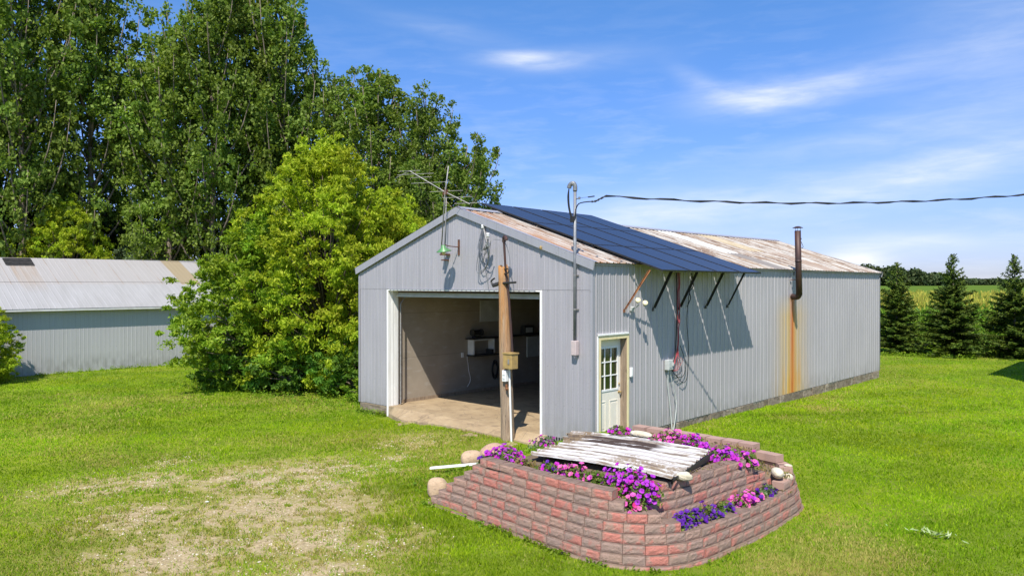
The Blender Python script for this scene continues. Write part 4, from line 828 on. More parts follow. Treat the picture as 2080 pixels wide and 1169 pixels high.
# peeling white sheet lying on the planter
cs = MB(); FL, FR, NR, NL = Vector((1.06, -1.84, .66)), Vector((3.70, -2.00, .76)), Vector((3.95, -3.50, .67)), Vector((1.62, -3.62, .63))
nU, nV = 60, 45; rr = random.Random(8)
for i in range(nU + 1):
    for j in range(nV * 4 + 1):
        u_ = i / nU; v_ = j / (nV * 4); p = NL.lerp(NR, u_).lerp(FL.lerp(FR, u_), v_)
        ph = (v_ * 9) % 1; hgt = .036 * max(0, 1 - abs(ph - .5) / .15) ** .8
        bow = .035 * math.sin(u_ * math.pi) - .03 * math.sin(v_ * 3.1) + .003 * math.sin(u_ * 17 + v_ * 5)
        if i == 0: p = p + (NL - NR).normalized() * (.05 * math.sin(v_ * 37) + .10 * math.sin(v_ * 9))
        cs.v.append((p.x, p.y, p.z + hgt + bow))
for i in range(nU):
    for j in range(nV * 4): a = i * (nV * 4 + 1) + j; cs.f.append((a, a + nV * 4 + 1, a + nV * 4 + 2, a + 1)); cs.m.append(0)
gro = [ (1 - max(0, 1 - abs(((j / (nV * 4) * 9) % 1) - .5) / .17)) for i in range(nU + 1) for j in range(nV * 4 + 1)]
shw = thing('metal_sheet', 'old white corrugated sheet with peeling paint lying on the planter', 'metal sheet', (2.6, -2.7, .5))
o = obj('sheet', cs, 'sheetw', shw); at_ = o.data.attributes.new('groove', 'FLOAT', 'POINT'); at_.data.foreach_set('value', gro); md = o.modifiers.new('thickness', 'SOLIDIFY'); md.thickness = .006; md.offset = -1
pb = MB(); pb.beam((3.70, -2.04, .665), (3.88, -3.40, .60), .04, .07); pb.beam((3.77, -2.04, .74), (3.97, -3.48, .655), .012, .03); obj('frame_edge', pb, 'black', shw)
# rocks
def rock(name, c, size, mat, label, cat, seed, rz=0, amp=.22, group=None):
    import bmesh
    bm = bmesh.new(); bmesh.ops.create_icosphere(bm, subdivisions=4, radius=1); r0 = random.Random(seed); A3 = [Vector([r0.uniform(-3, 3) for _ in range(3)]) for _ in range(7)]
    for v in bm.verts:
        d = v.co.copy(); n_ = sum(math.sin(a.dot(d) * 1.1 + i) for i, a in enumerate(A3)) / 7 + .25 * sum(math.sin(a.dot(d) * 3.3 + i) for i, a in enumerate(A3)) / 7
        q = d * (1 + amp * n_ * 1.6); q = Vector([math.copysign(abs(t_) ** .85, t_) for t_ in q]); v.co = Vector((q.x * size[0] / 2, q.y * size[1] / 2, q.z * size[2] / 2))
    me = bpy.data.meshes.new(name); bm.to_mesh(me); bm.free(); me.materials.append(M[mat]); me.polygons.foreach_set('use_smooth', [True] * len(me.polygons))
    o = bpy.data.objects.new(name, me); COL.objects.link(o); o.location = c; o.rotation_euler = (0, 0, rz); return tag(o, label, cat, group)
rock('boulder', (-.14, -4.00, -.13), (.34, .30, .36), 'boulder', 'rounded tan boulder at the low left tip of the block planter', 'boulder', 3, .4, group='boulders by the planter')
rock('boulder', (-1.02, -2.40, -.06), (.40, .34, .30), 'boulder', 'pale tan boulder beside the white board end', 'boulder', 6, 1.2, group='boulders by the planter')
rock('boulder', (-.98, -1.88, -.02), (.50, .36, .32), 'boulder_p', 'pinkish brown boulder nearest the wooden pole', 'boulder', 9, .9, group='boulders by the planter')
rock('stone', (2.30, -1.72, .76), (.42, .17, .11), 'lime', 'long flat cream stone on the far edge of the white sheet', 'stone', 12, -.05, .08)
rock('stone', (3.98, -3.22, .65), (.24, .10, .12), 'lime', 'knobbly cream stone beside the right corner of the white sheet', 'stone', 15, 1.0, .22)
rock('stone', (4.28, -.98, .34), (.30, .17, .15), 'lime', 'largest pale stone inside the right end of the planter', 'stone', 18, 2.2, .12)
rock('stone', (4.36, -.80, .25), (.17, .13, .12), 'lime', 'small pale stone between the largest stone and the corner block', 'stone', 21, .4, .12)
rock('stone', (4.27, -.56, .375), (.13, .07, .04), 'lime', 'tiny white stone lying on a corner block', 'stone', 24, .2, .1)
rock('stone', (3.86, -3.92, .25), (.10, .09, .09), 'lime', 'small cream stone between pink petunias and the inner wall', 'stone', 27, .2, .15)
rock('stone', (-14.6, 1.0, -.16), (.34, .28, .30), 'lime', 'white stone in the weeds under the bushy tree', 'stone', 30, .2, .12)
rock('rubble_chunk', (3.15, -1.98, .80), (.13, .10, .09), 'rust', 'dark brown chunk on the white sheet near its far right corner', 'chunk', 33, .2, .2)
mb = MB(); mb.tube([(3.55, -4.12, .275), (3.78, -4.13, .282)], .008, 6); mb.mi = 1; mb.tube([(3.78, -4.13, .285), (3.84, -4.12, .288), (3.90, -4.11, .285)], [.014, .02, .014], 8)
tag(obj('garden_trowel', mb, ['white', 'rose'], smooth=True), 'small tool with faded red handle on the corner blocks', 'garden tool')
mb = MB(); mb.beam((-1.42, -3.08, -.18), (-.62, -2.62, -.05), .09, .03); tag(obj('white_board', mb, 'white'), 'short white painted board lying by the boulders', 'board')
mb = MB(); mb.box((-.03, .0, .0), (.03, .02, .01)); 
# concrete chunks at the edge of the apron
rr = random.Random(14)
for k, (x, y, sx_, lab) in enumerate(((-1.75, -.62, .40, 'flat broken concrete slab right of the wooden pole'), (-2.9, -.72, .42, 'flat broken concrete slab left of the wooden pole'), (-5.4, -.62, .5, 'flat broken concrete slab near the white jamb'))):
    mb = MB(); m_ = 7; ang = sorted(rr.uniform(0, 6.28) for _ in range(m_)); pts = [(x + sx_ * .6 * rr.uniform(.7, 1) * math.cos(a), y + .20 * rr.uniform(.7, 1) * math.sin(a)) for a in ang]
    mb.add([(p[0], p[1], -.32) for p in pts] + [(p[0], p[1], float(gz(p[0], p[1])) + .015) for p in pts], [tuple(range(m_))[::-1], tuple(range(m_, 2 * m_))] + [(i, (i + 1) % m_, m_ + (i + 1) % m_, m_ + i) for i in range(m_)])
    tag(obj('concrete_slab', mb, 'concrete'), lab, 'concrete slab')
# ------------------------------------------------------------------ leaves
def rand_unit(n, up=0):
    v = RNG.normal(size=(n, 3)); v[:, 2] += up; return v / np.linalg.norm(v, axis=1, keepdims=True)
def leafquads(P_, size, up=0.0, aspect=.6, droop=None):
    n = len(P_); nrm = rand_unit(n, up); a = RNG.normal(size=(n, 3))
    if droop is not None: a = a * .6 + np.array([0, 0, -droop])
    a -= (a * nrm).sum(1, keepdims=True) * nrm; a /= np.linalg.norm(a, axis=1, keepdims=True) + 1e-9; b = np.cross(nrm, a)
    s_ = size * RNG.uniform(.6, 1.3, (n, 1)); V = np.empty((n, 4, 3))
    V[:, 0] = P_ - a * s_ * .5; V[:, 1] = P_ + b * s_ * aspect * .5; V[:, 2] = P_ + a * s_ * .6; V[:, 3] = P_ - b * s_ * aspect * .5
    return V.reshape(-1, 3)
def clumps(C0, rad, per, flat=1.0, shell=.5):
    # points scattered round cluster centres
    n = len(C0); d = rand_unit(n * per); r_ = RNG.uniform(shell, 1, (n * per, 1)) * np.repeat(rad, per)[:, None]
    q = d * r_; q[:, 2] *= flat; return np.repeat(C0, per, 0) + q
def poplar_parts(seed, H, Rr, n_limb=36, per=30, size=.165, low=.14, lean=(0, 0), updir=1.5, r0=.5):
    global RNG; RNG = np.random.default_rng(seed); rr = random.Random(seed)
    tr = MB(); tp = []; 
    for i in range(10):
        t_ = i / 9; tp.append((lean[0] * t_ * t_ + rr.uniform(-.08, .08), lean[1] * t_ * t_ + rr.uniform(-.08, .08), -.3 + t_ * H * .93))
    tr.tube(tp, [.22 * (1 - .93 * i / 9) * H / 18 + .01 for i in range(10)], 8)
    Cs = []; rs = []
    for k in range(n_limb):
        t_ = low + (.93 - low) * (k / n_limb) ** .9; f = t_ * 9 * (1 / 1.0); i = min(8, int(f)); p0 = Vector(tp[i]).lerp(Vector(tp[i + 1]), f - i)
        az_ = k * 2.4 + rr.uniform(-.5, .5); prof = Rr * (.55 + .6 * math.sin(min(1, (1.06 - t_) * 1.45) * math.pi / 2)) * (1 - .75 * max(0, t_ - .6) / .4) * rr.uniform(.55, 1.15)
        d = Vector((math.cos(az_), math.sin(az_), 0)); L = prof; rise = L * updir * rr.uniform(.7, 1.3) * (.8 + .4 * t_)
        pts = [p0 + d * L * (1 - (1 - u) ** 1.6) + Vector((0, 0, rise * (u ** 1.25))) for u in (0, .2, .4, .6, .8, 1)]
        tr.tube(pts, [.05 * (1 - .85 * u) * H / 18 + .008 for u in (0, .2, .4, .6, .8, 1)], 5)
        m_ = max(7, int((L + rise) * 2.3))
        for j in range(m_):
            u = .25 + .78 * (j + rr.random()) / m_; q = p0 + d * L * (1 - (1 - min(u, 1.05)) ** 1.6 if u <= 1 else L) + Vector((0, 0, rise * (u ** 1.25)))
            q = p0 + d * L * (1 - max(0, 1 - u) ** 1.6) + Vector((0, 0, rise * (u ** 1.25)))
            off = (.75 * (1.15 - u) + .20); Cs.append((q.x + rr.gauss(0, off * .6), q.y + rr.gauss(0, off * .6), q.z + rr.gauss(0, off * .5))); rs.append(rr.uniform(.28, .62) * (1.2 - .45 * u) * r0 / .5)
    P_ = clumps(np.array(Cs), np.array(rs), per, .85, .25); return tr, leafquads(P_, size * .95, .25, .8)
class Tree: pass
def make_tree(kind, tr, LV, leaf, bark, loc, rz, sc, name, label, cat, group=None):
    mi = None
    if kind:
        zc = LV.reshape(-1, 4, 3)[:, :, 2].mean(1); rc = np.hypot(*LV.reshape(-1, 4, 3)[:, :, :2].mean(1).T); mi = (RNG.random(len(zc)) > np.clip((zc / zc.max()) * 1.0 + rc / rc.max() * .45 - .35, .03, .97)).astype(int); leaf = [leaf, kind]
    t_ = thing(name, label, cat, loc, group, rz); t_.scale = sc if isinstance(sc, tuple) else (sc,) * 3
    obj('trunk', tr, bark, t_, True, local=True); npmesh('crown', LV, len(LV) // 4, 4, leaf, t_); return t_
def dup(root, loc, rz, sc, label, leaf=None):
    r_ = root.copy(); COL.objects.link(r_); r_.location = loc; r_.rotation_euler.z = rz; r_.scale = sc if isinstance(sc, tuple) else (sc,) * 3; r_['label'] = label
    for ch in list(root.children):
        c = ch.copy()
        if leaf and ch.name.startswith('crown'):
            c.material_slots[0].link = 'OBJECT'; c.material_slots[0].material = M[leaf]
        COL.objects.link(c); c.parent = r_
    return r_
GP = 'poplars behind the grey barn'
A1 = make_tree(0, *poplar_parts(101, 17.5, 2.4, 56, 46), 'poplar', 'bark', (-31.6, 6.6, -.3), 0, (1.05, 1.05, 1.34), 'poplar_tree', 'tall dark poplar left of the tree group centre, its top cut by the frame', 'tree', GP)
B1 = make_tree(0, *poplar_parts(202, 15.5, 2.6, 58, 46, lean=(.4, .6)), 'poplar_l', 'bark', (-33.2, 4.7, -.3), 0, (1.05, 1.05, 1.26), 'poplar_tree', 'lighter green poplar standing above the middle of the grey barn roof', 'tree', GP)
D1 = make_tree(0, *poplar_parts(303, 16.6, 2.0, 52, 46, low=.2, updir=2.0), 'poplar', 'bark', (-23.8, 12.2, -.3), 0, (1.1, 1.1, .99), 'poplar_tree', 'rounded topped poplar standing clear against the sky behind the yellow green tree', 'tree', GP)
dup(B1, (-35.5, -1.6, -.3), 2.1, (1.1, 1.1, 1.5), 'dark poplar filling the left edge of the photograph', 'poplar')
dup(A1, (-37.6, -5.0, -.3), 1.0, (1.05, 1.05, 1.2), 'tallest poplar beyond the far left of the barn roof')
dup(D1, (-35.6, 1.6, -.3), 4.0, (1.15, 1.15, 1.38), 'poplar just right of the narrow blue sky gap at upper left', 'poplar')
dup(A1, (-33.4, 9.4, -.3), 3.3, (1.1, 1.1, 1.42), 'very tall poplar at the centre of the group, top cut by the frame')
dup(D1, (-30.5, 10.2, -.3), 2.4, (1.15, 1.15, 1.36), 'tall poplar with thin upright tips right of the group centre')
dup(B1, (-28.6, 12.0, -.3), .6, (.95, .95, 1.12), 'tall poplar whose right flank borders the open sky', 'poplar')
dup(A1, (-20.8, 13.0, -.3), 5.0, (.8, .8, .85), 'narrow poplar right of the rounded topped one', 'poplar')
E1 = make_tree(0, *poplar_parts(404, 12.3, 2.8, 44, 42, low=.10, lean=(.8, .8), updir=1.15), 'poplar', 'bark', (-19.3, 13.4, -.3), .3, (.86, .86, .96), 'poplar_tree', 'rightmost poplar with limbs fanning toward the shed ridge', 'tree', GP)
dup(B1, (-25.5, 17.5, -.3), 3.0, (1, 1, .82), 'poplar of the back row behind the rounded topped one', 'poplar')
dup(A1, (-39.5, 6.0, -.3), 1.8, (1.1, 1.1, 1.12), 'poplar of the back row filling the gap behind the lighter tree')
dup(D1, (-36.5, 13.0, -.3), 2.2, (1.2, 1.2, 1.15), 'poplar of the back row right of the group centre')
dup(B1, (-43.5, -1.0, -.3), 5.2, (1.2, 1.2, 1.2), 'poplar of the back row behind the left edge poplar', 'poplar')
# broad bushes and box elders
def bush_parts(seed, H, Rr, n=60, per=60, size=.13, droop=.5, stems=7, lump=.34, up=.6, sub=9, prof=None, spire=.45):
    # sprays of leaves carried on limbs, with dark gaps left between the sprays
    global RNG; RNG = np.random.default_rng(seed); rr = random.Random(seed); tr = MB(); Cs = []; rs = []
    prof = prof or [(0, .62), (.15, .88), (.35, 1.0), (.55, .92), (.75, .66), (.9, .38), (1, .12)]
    def pf(t_):
        for (a, b), (c, d) in zip(prof[:-1], prof[1:]):
            if t_ <= c: return b + (d - b) * (t_ - a) / (c - a)
        return prof[-1][1]
    for k in range(n):
        t_ = ((k + rr.random()) / n) ** .95; th = k * 2.39996 + rr.uniform(-.4, .4); R_ = Rr * pf(t_) * rr.uniform(.72, 1.12); inner = rr.random() < .18
        if inner: R_ *= .5
        c = Vector((R_ * math.cos(th), R_ * math.sin(th), .1 + H * t_)); ax_ = (Vector((math.cos(th), math.sin(th), 0)) * (1 - t_ * .7) + Vector((0, 0, .25 + 1.3 * t_))).normalized()
        st_ = (c.x * .1, c.y * .1, c.z * .45); tr.tube([st_, (c.x * .55, c.y * .55, c.z * .8), tuple(c)], [.045, .025, .008], 4)
        for q in range(sub):
            f = rr.random(); w_ = (1 - f * .65) * spire; p = c + ax_ * ((f - .45) * 1.5 * spire * 2) + Vector((rr.gauss(0, w_), rr.gauss(0, w_), rr.gauss(0, w_ * .6)))
            if p.z < .12: p.z = .12 + rr.random() * .2
            Cs.append(tuple(p)); rs.append(lump * rr.uniform(.5, 1.15) * (1.15 - .5 * f))
    for k in range(stems): a = (rr.uniform(-.3, .3), rr.uniform(-.3, .3), -.2); c = Cs[rr.randrange(len(Cs))]; tr.tube([a, (a[0] * .6 + c[0] * .25, a[1] * .6 + c[1] * .25, c[2] * .4), (c[0] * .7, c[1] * .7, c[2] * .85)], [.11, .07, .02], 6)
    P_ = clumps(np.array(Cs), np.array(rs), per, .6, .1); return tr, leafquads(P_, size, up, .42, droop)
BX = make_tree('boxelder_g', *bush_parts(11, 7.3, 2.9, 150, 76, .135, lump=.36, sub=9, prof=[(0, .7), (.2, .95), (.4, 1.0), (.6, .88), (.8, .60), (.93, .30), (1, .1)]), 'boxelder', 'bark_d', (-12.9, 2.1, -.3), .4, (.94, .94, 1.07), 'box_elder_tree', 'large yellow green bushy tree between the grey barn and the shed', 'tree', 'box elders')
BG = make_tree('shrub', *bush_parts(12, 5.0, 2.4, 130, 72, .13, lump=.34, sub=9), 'boxelder_g', 'bark_d', (-14.7, .75, -.3), 1.9, (1.06, 1.06, 1.02), 'box_elder_tree', 'mid green bushy tree at the right end of the grey barn', 'tree', 'box elders')
dup(BG, (-11.5, 3.8, -.3), 2.6, (.78, .78, 1.16), 'yellow green bushy tree close behind the shed gable', 'boxelder')
dup(BX, (-34.8, .2, -.3), 2.0, (.82, .82, 1.02), 'yellow green tree rising behind the left part of the barn roof')
dup(BG, (-36.6, -3.6, -.3), .4, (1.1, 1.1, 1.25), 'low yellow green tree behind the far left end of the barn roof', 'boxelder')
dup(BG, (-34.0, 3.6, -.3), 4.4, (.85, .85, 1.12), 'grey green bush behind the middle of the barn roof', 'greyleaf')
dup(BG, (-22.5, -6.1, -.3), 3.0, (.5, .5, .55), 'small yellow green bush at the left edge before the barn wall', 'boxelder')
SH = make_tree(0, *bush_parts(31, 1.4, 1.4, 34, 40, .16, lump=.26, stems=5, droop=.3, sub=6, spire=.26), 'shrub', 'bark_d', (-14.6, -.1, -.3), 0, 1.0, 'shrub', 'dark green broad leaved shrub under the mid green tree', 'shrub', 'shrubs under the trees')
dup(SH, (-12.7, .9, -.3), 1.0, (1, 1, .95), 'dark green shrub at the centre foot of the bushy trees')
dup(SH, (-16.2, .5, -.3), 2.0, (.9, .9, .8), 'dark green shrub at the left foot of the bushy trees')
dup(SH, (-10.6, 1.9, -.3), 3.0, (1, 1, 1.05), 'dark green shrub beside the shed left corner')
dup(SH, (-9.1, 1.5, -.3), 4.4, (.62, .62, .5), 'low weedy shrub against the shed left corner', 'weed')
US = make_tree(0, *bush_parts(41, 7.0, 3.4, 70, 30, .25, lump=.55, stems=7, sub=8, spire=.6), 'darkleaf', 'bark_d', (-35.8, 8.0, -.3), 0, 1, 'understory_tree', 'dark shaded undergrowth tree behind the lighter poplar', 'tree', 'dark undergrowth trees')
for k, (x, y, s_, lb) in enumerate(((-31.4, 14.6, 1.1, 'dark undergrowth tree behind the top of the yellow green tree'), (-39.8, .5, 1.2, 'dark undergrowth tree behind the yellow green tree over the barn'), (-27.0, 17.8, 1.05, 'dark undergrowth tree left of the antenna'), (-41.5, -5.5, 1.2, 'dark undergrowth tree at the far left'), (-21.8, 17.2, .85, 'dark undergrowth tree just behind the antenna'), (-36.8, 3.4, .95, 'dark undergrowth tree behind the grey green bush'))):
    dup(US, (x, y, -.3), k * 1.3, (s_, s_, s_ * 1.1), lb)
# bare dead branch behind the barn
mb = MB(); mb.tube(spline([(-32.9, 3.3, 3.6), (-32.6, 3.9, 5.0), (-32.2, 4.8, 6.0), (-31.9, 5.5, 6.3)]), [.07] * 6 + [.05] * 5 + [.025] * 5, 5); mb.tube([(-32.55, 4.0, 5.1), (-32.5, 3.7, 5.9), (-32.5, 3.3, 6.3)], .022, 4); mb.tube([(-32.9, 3.3, 3.6), (-32.9, 3.4, -.3)], .08, 5)
tag(obj('dead_sapling', mb, 'bark'), 'bare arching dead sapling above the right end of the barn roof', 'sapling')
# ------------------------------------------------------------------ grey barn at left
bn_ = thing('metal_barn', 'low pale grey metal barn with light metal roof beside the poplars', 'barn', (-28.3, -5, -.3))
BX0, BY0, BY1, BZ, RX, RZ = -24.0, -17.0, 4.1, 2.36, -28.3, 4.32
def roofbox(mb, x0, z0, x1, z1, y0, y1, th):
    n_ = Vector((-(z1 - z0), 0, x1 - x0)); n_.normalize(); n_ = n_ if n_.z > 0 else -n_; a = Vector((x0, 0, z0)); b = Vector((x1, 0, z1))
    def q(p, y, k): r_ = p + n_ * k; return (r_.x, y, r_.z)
    mb.add([q(a, y0, 0), q(a, y1, 0), q(b, y1, 0), q(b, y0, 0), q(a, y0, th), q(a, y1, th), q(b, y1, th), q(b, y0, th)], [(0, 3, 2, 1), (4, 5, 6, 7), (0, 1, 5, 4), (1, 2, 6, 5), (2, 3, 7, 6), (3, 0, 4, 7)])
wl = MB(); ribbed(wl, BY0, BY1, lambda s: [(C_(-.34), C_(BZ))], lambda s, d, z: (BX0 + d, s, z), pitch=.152, h=.005, minor=0)
obj('front_wall', wl, 'siding_far', bn_)
wl = MB(); wl.box((-32.6, BY0, -.4), (BX0 - .02, BY0 + .1, 2.3)); wl.box((-32.6, BY1 - .1, -.4), (BX0 - .02, BY1, 2.3)); wl.box((-32.6, BY0 + .1, -.4), (-32.5, BY1 - .1, 2.3)); wl.box((BX0 - .1, BY0 + .1, -.4), (BX0 - .02, BY1 - .1, 2.3))
for y in (BY0, BY1 - .1): wl.add([(-32.6, y, 2.3), (BX0 - .02, y, 2.3), (RX, y, RZ - .04), (-32.6, y + .1, 2.3), (BX0 - .02, y + .1, 2.3), (RX, y + .1, RZ - .04)], [(0, 1, 2), (5, 4, 3), (0, 2, 5, 3), (1, 4, 5, 2)])
obj('end_wall', wl, 'siding_far', bn_)
sl_ = (RZ - 2.28) / (RX - (BX0 + .30)); rfm = MB()
def bplace(s, d, t_): x = BX0 + .30 + (RX - BX0 - .19) * t_; return (x + .42 * d, s, 2.28 + (RZ - 2.28) * t_ + .9 * d - .05 * math.sin((s - BY0) / 21 * 6.3) * t_)
for k in range(6):
    step_ = .012 if k < 3 else .024
    ribbed(rfm, BY0 - .15, BY1 + .15, lambda s, k=k: ([] if (-4.12 < s < -3.06 and k == 5) else [(C_(k / 6), C_((k + 1) / 6))]), lambda s, d, z, e=step_: bplace(s, d * .5 + e, z), pitch=.21, h=.014, minor=0, brk=(-4.12, -3.06))
obj('roof', rfm, 'roof_far', bn_)
rfm = MB(); roofbox(rfm, -32.75, 2.28, RX, RZ, BY0 - .15, BY1 + .15, .02); roofbox(rfm, BX0 + .28, 2.24, RX, RZ - .05, BY0 - .15, BY1 + .15, .012); obj('roof_deck', rfm, 'roof_far', bn_)
rfm = MB()
for k in range(4): q0 = bplace(-4.1, .03, 5 / 6 + k * .05); q1 = bplace(-3.08, .03, 5 / 6 + k * .05); rfm.beam(q0, q1, .05, .03)
rfm.add([bplace(-4.12, .015, .833), bplace(-3.06, .015, .833), bplace(-3.06, .015, .985), bplace(-4.12, .015, .985)], [(0, 1, 2, 3)]); obj('skylight_shade_fill', rfm, 'darkstuff', bn_)  # battens over a dark quad that stands for shade inside the opening
rfm = MB(); rfm.tube([(RX, BY0 - .15, RZ + .03), (RX, (BY0 + BY1) / 2, RZ + .01), (RX, BY1 + .15, RZ + .05)], .05, 6); obj('ridge_cap', rfm, 'roof_far', bn_)
rfm = MB(); rfm.box((BX0 + .262, BY0 - .15, 2.20), (BX0 + .295, BY1 + .15, 2.275)); obj('eave_board', rfm, 'white2', bn_)
# ------------------------------------------------------------------ house out of frame whose roof throws the shadow on the lawn
hs = thing('farm_house', 'tall white farm building beyond the right edge of the lawn', 'house', (9, 21, -.3))
mb = MB(); mb.box((5.3, 18.4, -.4), (13.5, 24.8, 5.3)); obj('wall', mb, 'white2', hs)
mb = MB(); mb.add([(5.0, 18.1, 5.3), (13.8, 18.1, 5.3), (13.8, 25.1, 5.3), (5.0, 25.1, 5.3), (7.6, 21.6, 7.3), (11.0, 21.6, 7.3)], [(0, 1, 5, 4), (1, 2, 5), (2, 3, 4, 5), (3, 0, 4), (0, 3, 2, 1)]); obj('roof', mb, 'trim', hs)
for k in range(3): mb = MB(); mb.box((6.3 + 2.5 * k, 18.36, 1), (7.3 + 2.5 * k, 18.42, 2.4)); obj('window', mb, 'glass_d', hs)
# ------------------------------------------------------------------ spruces
def spruce_parts(seed, H, Rr, bare=.0, topbare=.75, n=1500):
    global RNG; RNG = np.random.default_rng(seed); rr = random.Random(seed); tr = MB(); tr.tube([(0, 0, -.2), (rr.uniform(-.03, .03), .02, H * .5), (0, 0, H)], [.09, .055, .012], 7)
    Q = []
    nb = int(H * 50)
    for k in range(nb):
        t_ = (k / nb) ** 1.05; z = .01 * H + t_ * H * .99; sparse = t_ > topbare
        if sparse and rr.random() < .35: continue
        env = Rr * 1.25 * (1 - t_) ** .92 * (1.0 if t_ > .12 else .85 + t_) * rr.uniform(.72, 1.12) + .08; az_ = rr.uniform(0, 6.283); d = np.array([math.cos(az_), math.sin(az_)]); sd_ = np.array([-d[1], d[0]])
        m_ = max(5, int(env * 46)); lift = -.10 + .75 * t_ ** 1.5
        if k % 3 == 0: tr.tube([(0, 0, z), (d[0] * env * .9, d[1] * env * .9, z + lift * env * .8)], [.014, .004], 4)
        for j in range(m_):
            u = (j + rr.random()) / m_; side_ = rr.choice((-1, 1)); p = np.array([*(d * env * u), z + lift * env * u + .10 * env * u * u])
            L = (.09 + .24 * (1 - u)) * min(1, env) * (.6 if sparse else 1) + .05; tip = p + np.array([*(d * L * .55 + sd_ * side_ * L * rr.uniform(.3, .9)), rr.uniform(-.05, .06) * (1 if t_ < .6 else 1.6) - .02])
            for _ in range(2):
                o_ = np.array([rr.uniform(-.03, .03), rr.uniform(-.03, .03), rr.uniform(-.04, .03)]); a = p + o_; b = tip + o_ * 1.4; wv = np.cross(b - a, rand_unit(1)[0]); wv = wv / (np.linalg.norm(wv) + 1e-9) * .034
                Q.append([a - wv * .5, a + wv * .5, b + wv * .7, b - wv * .35])
    return tr, np.array(Q).reshape(-1, 3)
GS = 'spruces along the corn field'
make_tree(0, *spruce_parts(51, 4.95, 1.35), 'needle', 'bark_d', (-2.55, 28.9, -.3), 0, (.90, .90, .95), 'spruce_tree', 'bushy spruce nearest the shed corner', 'spruce', GS)
make_tree(0, *spruce_parts(52, 5.25, 1.62, topbare=.6), 'needle', 'bark_d', (-.1, 29.2, -.3), 0, (.90, .90, .95), 'spruce_tree', 'middle spruce with the tallest gappy top', 'spruce', GS)
make_tree(0, *spruce_parts(53, 5.2, 1.55, topbare=.58), 'needle', 'bark_d', (2.25, 30.3, -.3), 0, (.90, .90, .95), 'spruce_tree', 'spruce with bare spindly leader at the right edge', 'spruce', GS)
# ------------------------------------------------------------------ corn
def corn():
    rr = random.Random(61); Vs = []; mi = []
    def strip(a, b, w_, c=None):
        d = np.array(b) - np.array(a); s_ = np.cross(d, [rr.uniform(-1, 1), rr.uniform(-1, 1), .3]); s_ = s_ / (np.linalg.norm(s_) + 1e-9) * w_ / 2
        Vs.append([np.array(a) - s_, np.array(a) + s_, np.array(b) + s_ * .5, np.array(b) - s_ * .5])
    row = 0; y = 32.6
    while y < 125:
        c = 9.1 - .215 * (y + 12); hw = 7 + (y - 30) * .16; step = .24 if row < 7 else .40 + (y - 37) * .012; x = c - hw
        while x < c + hw:
            px, py = x + rr.uniform(-.08, .08), y + rr.uniform(-.1, .1); H = rr.uniform(2.15, 2.6) - .28
            g0 = 0 if row < 7 else 1.2
            if row < 7: strip((px, py, -.3), (px, py, H), .03); mi.append(0)
            nl = 9 if row < 7 else 2
            for k in range(nl):
                z = (g0 - .1) + (H - g0) * (k + .5) / nl + rr.uniform(-.1, .1); a = rr.uniform(0, 6.28); L = rr.uniform(.35, .6); dx, dy = math.cos(a) * L, math.sin(a) * L
                m1 = (px + dx * .5, py + dy * .5, z + .22); strip((px, py, z), m1, .08); mi.append(0); strip(m1, (px + dx, py + dy, z + rr.uniform(-.2, .05)), .07); mi.append(0)
            for k in range(3 if row < 14 else 2): strip((px, py, H - .12), (px + rr.uniform(-.12, .12), py + rr.uniform(-.12, .12), H + rr.uniform(.15, .32)), .03 + .0006 * y); mi.append(1)
            x += step * rr.uniform(.8, 1.2)
        y += .76 if row < 10 else .76 + (y - 38) * .012; row += 1
    V = np.array(Vs).reshape(-1, 3); return npmesh('corn_field', V, len(V) // 4, 4, ['corn', 'tassel'], mi=np.array(mi))
tag(corn(), 'tall green corn with yellow tassels behind the spruces', 'corn', kind='stuff')
# ------------------------------------------------------------------ far woods
def woods(name, label, azs, dist, hs_, n, size, seed, zoff=0):
    global RNG; RNG = np.random.default_rng(seed); rr = random.Random(seed); P_ = []
    for i in range(n):
        t_ = rr.random(); u = azs[0] + (azs[1] - azs[0]) * t_; d = dist * rr.uniform(1, 1.16); a, e = dirof(u, 579); x, y = CAMP[0] + math.sin(a) * d, CAMP[1] + math.cos(a) * d
        k = min(len(hs_) - 2, int(t_ * (len(hs_) - 1))); f = t_ * (len(hs_) - 1) - k; H = (hs_[k] * (1 - f) + hs_[k + 1] * f) * rr.uniform(.82, 1.06); g0 = float(gz(x, y)); w_ = size * 2.4
        q = rand_unit(150); q = q * RNG.uniform(.7, 1, (150, 1)); q[:, 2] = q[:, 2]
        P_.append(np.array([x, y, g0 + H * .47]) + q * np.array([w_, w_, H * .5]))
    P_ = np.concatenate(P_); LV = leafquads(P_, size, .3, .9); o = npmesh(name, LV, len(LV) // 4, 4, 'forest'); return tag(o, label, 'wood', kind='stuff')
woods('distant_wood', 'dark green wood on the horizon beyond the corn', (1480, 1926), 560, [19, 20, 19, 18, 16.5, 15.5, 14.0, 12.0, 8], 260, 1.9, 71)
woods('far_tree_line', 'thin blue green line of trees on the horizon at right', (1890, 2260), 1500, [11, 13, 12, 13, 12], 170, 4.2, 72)
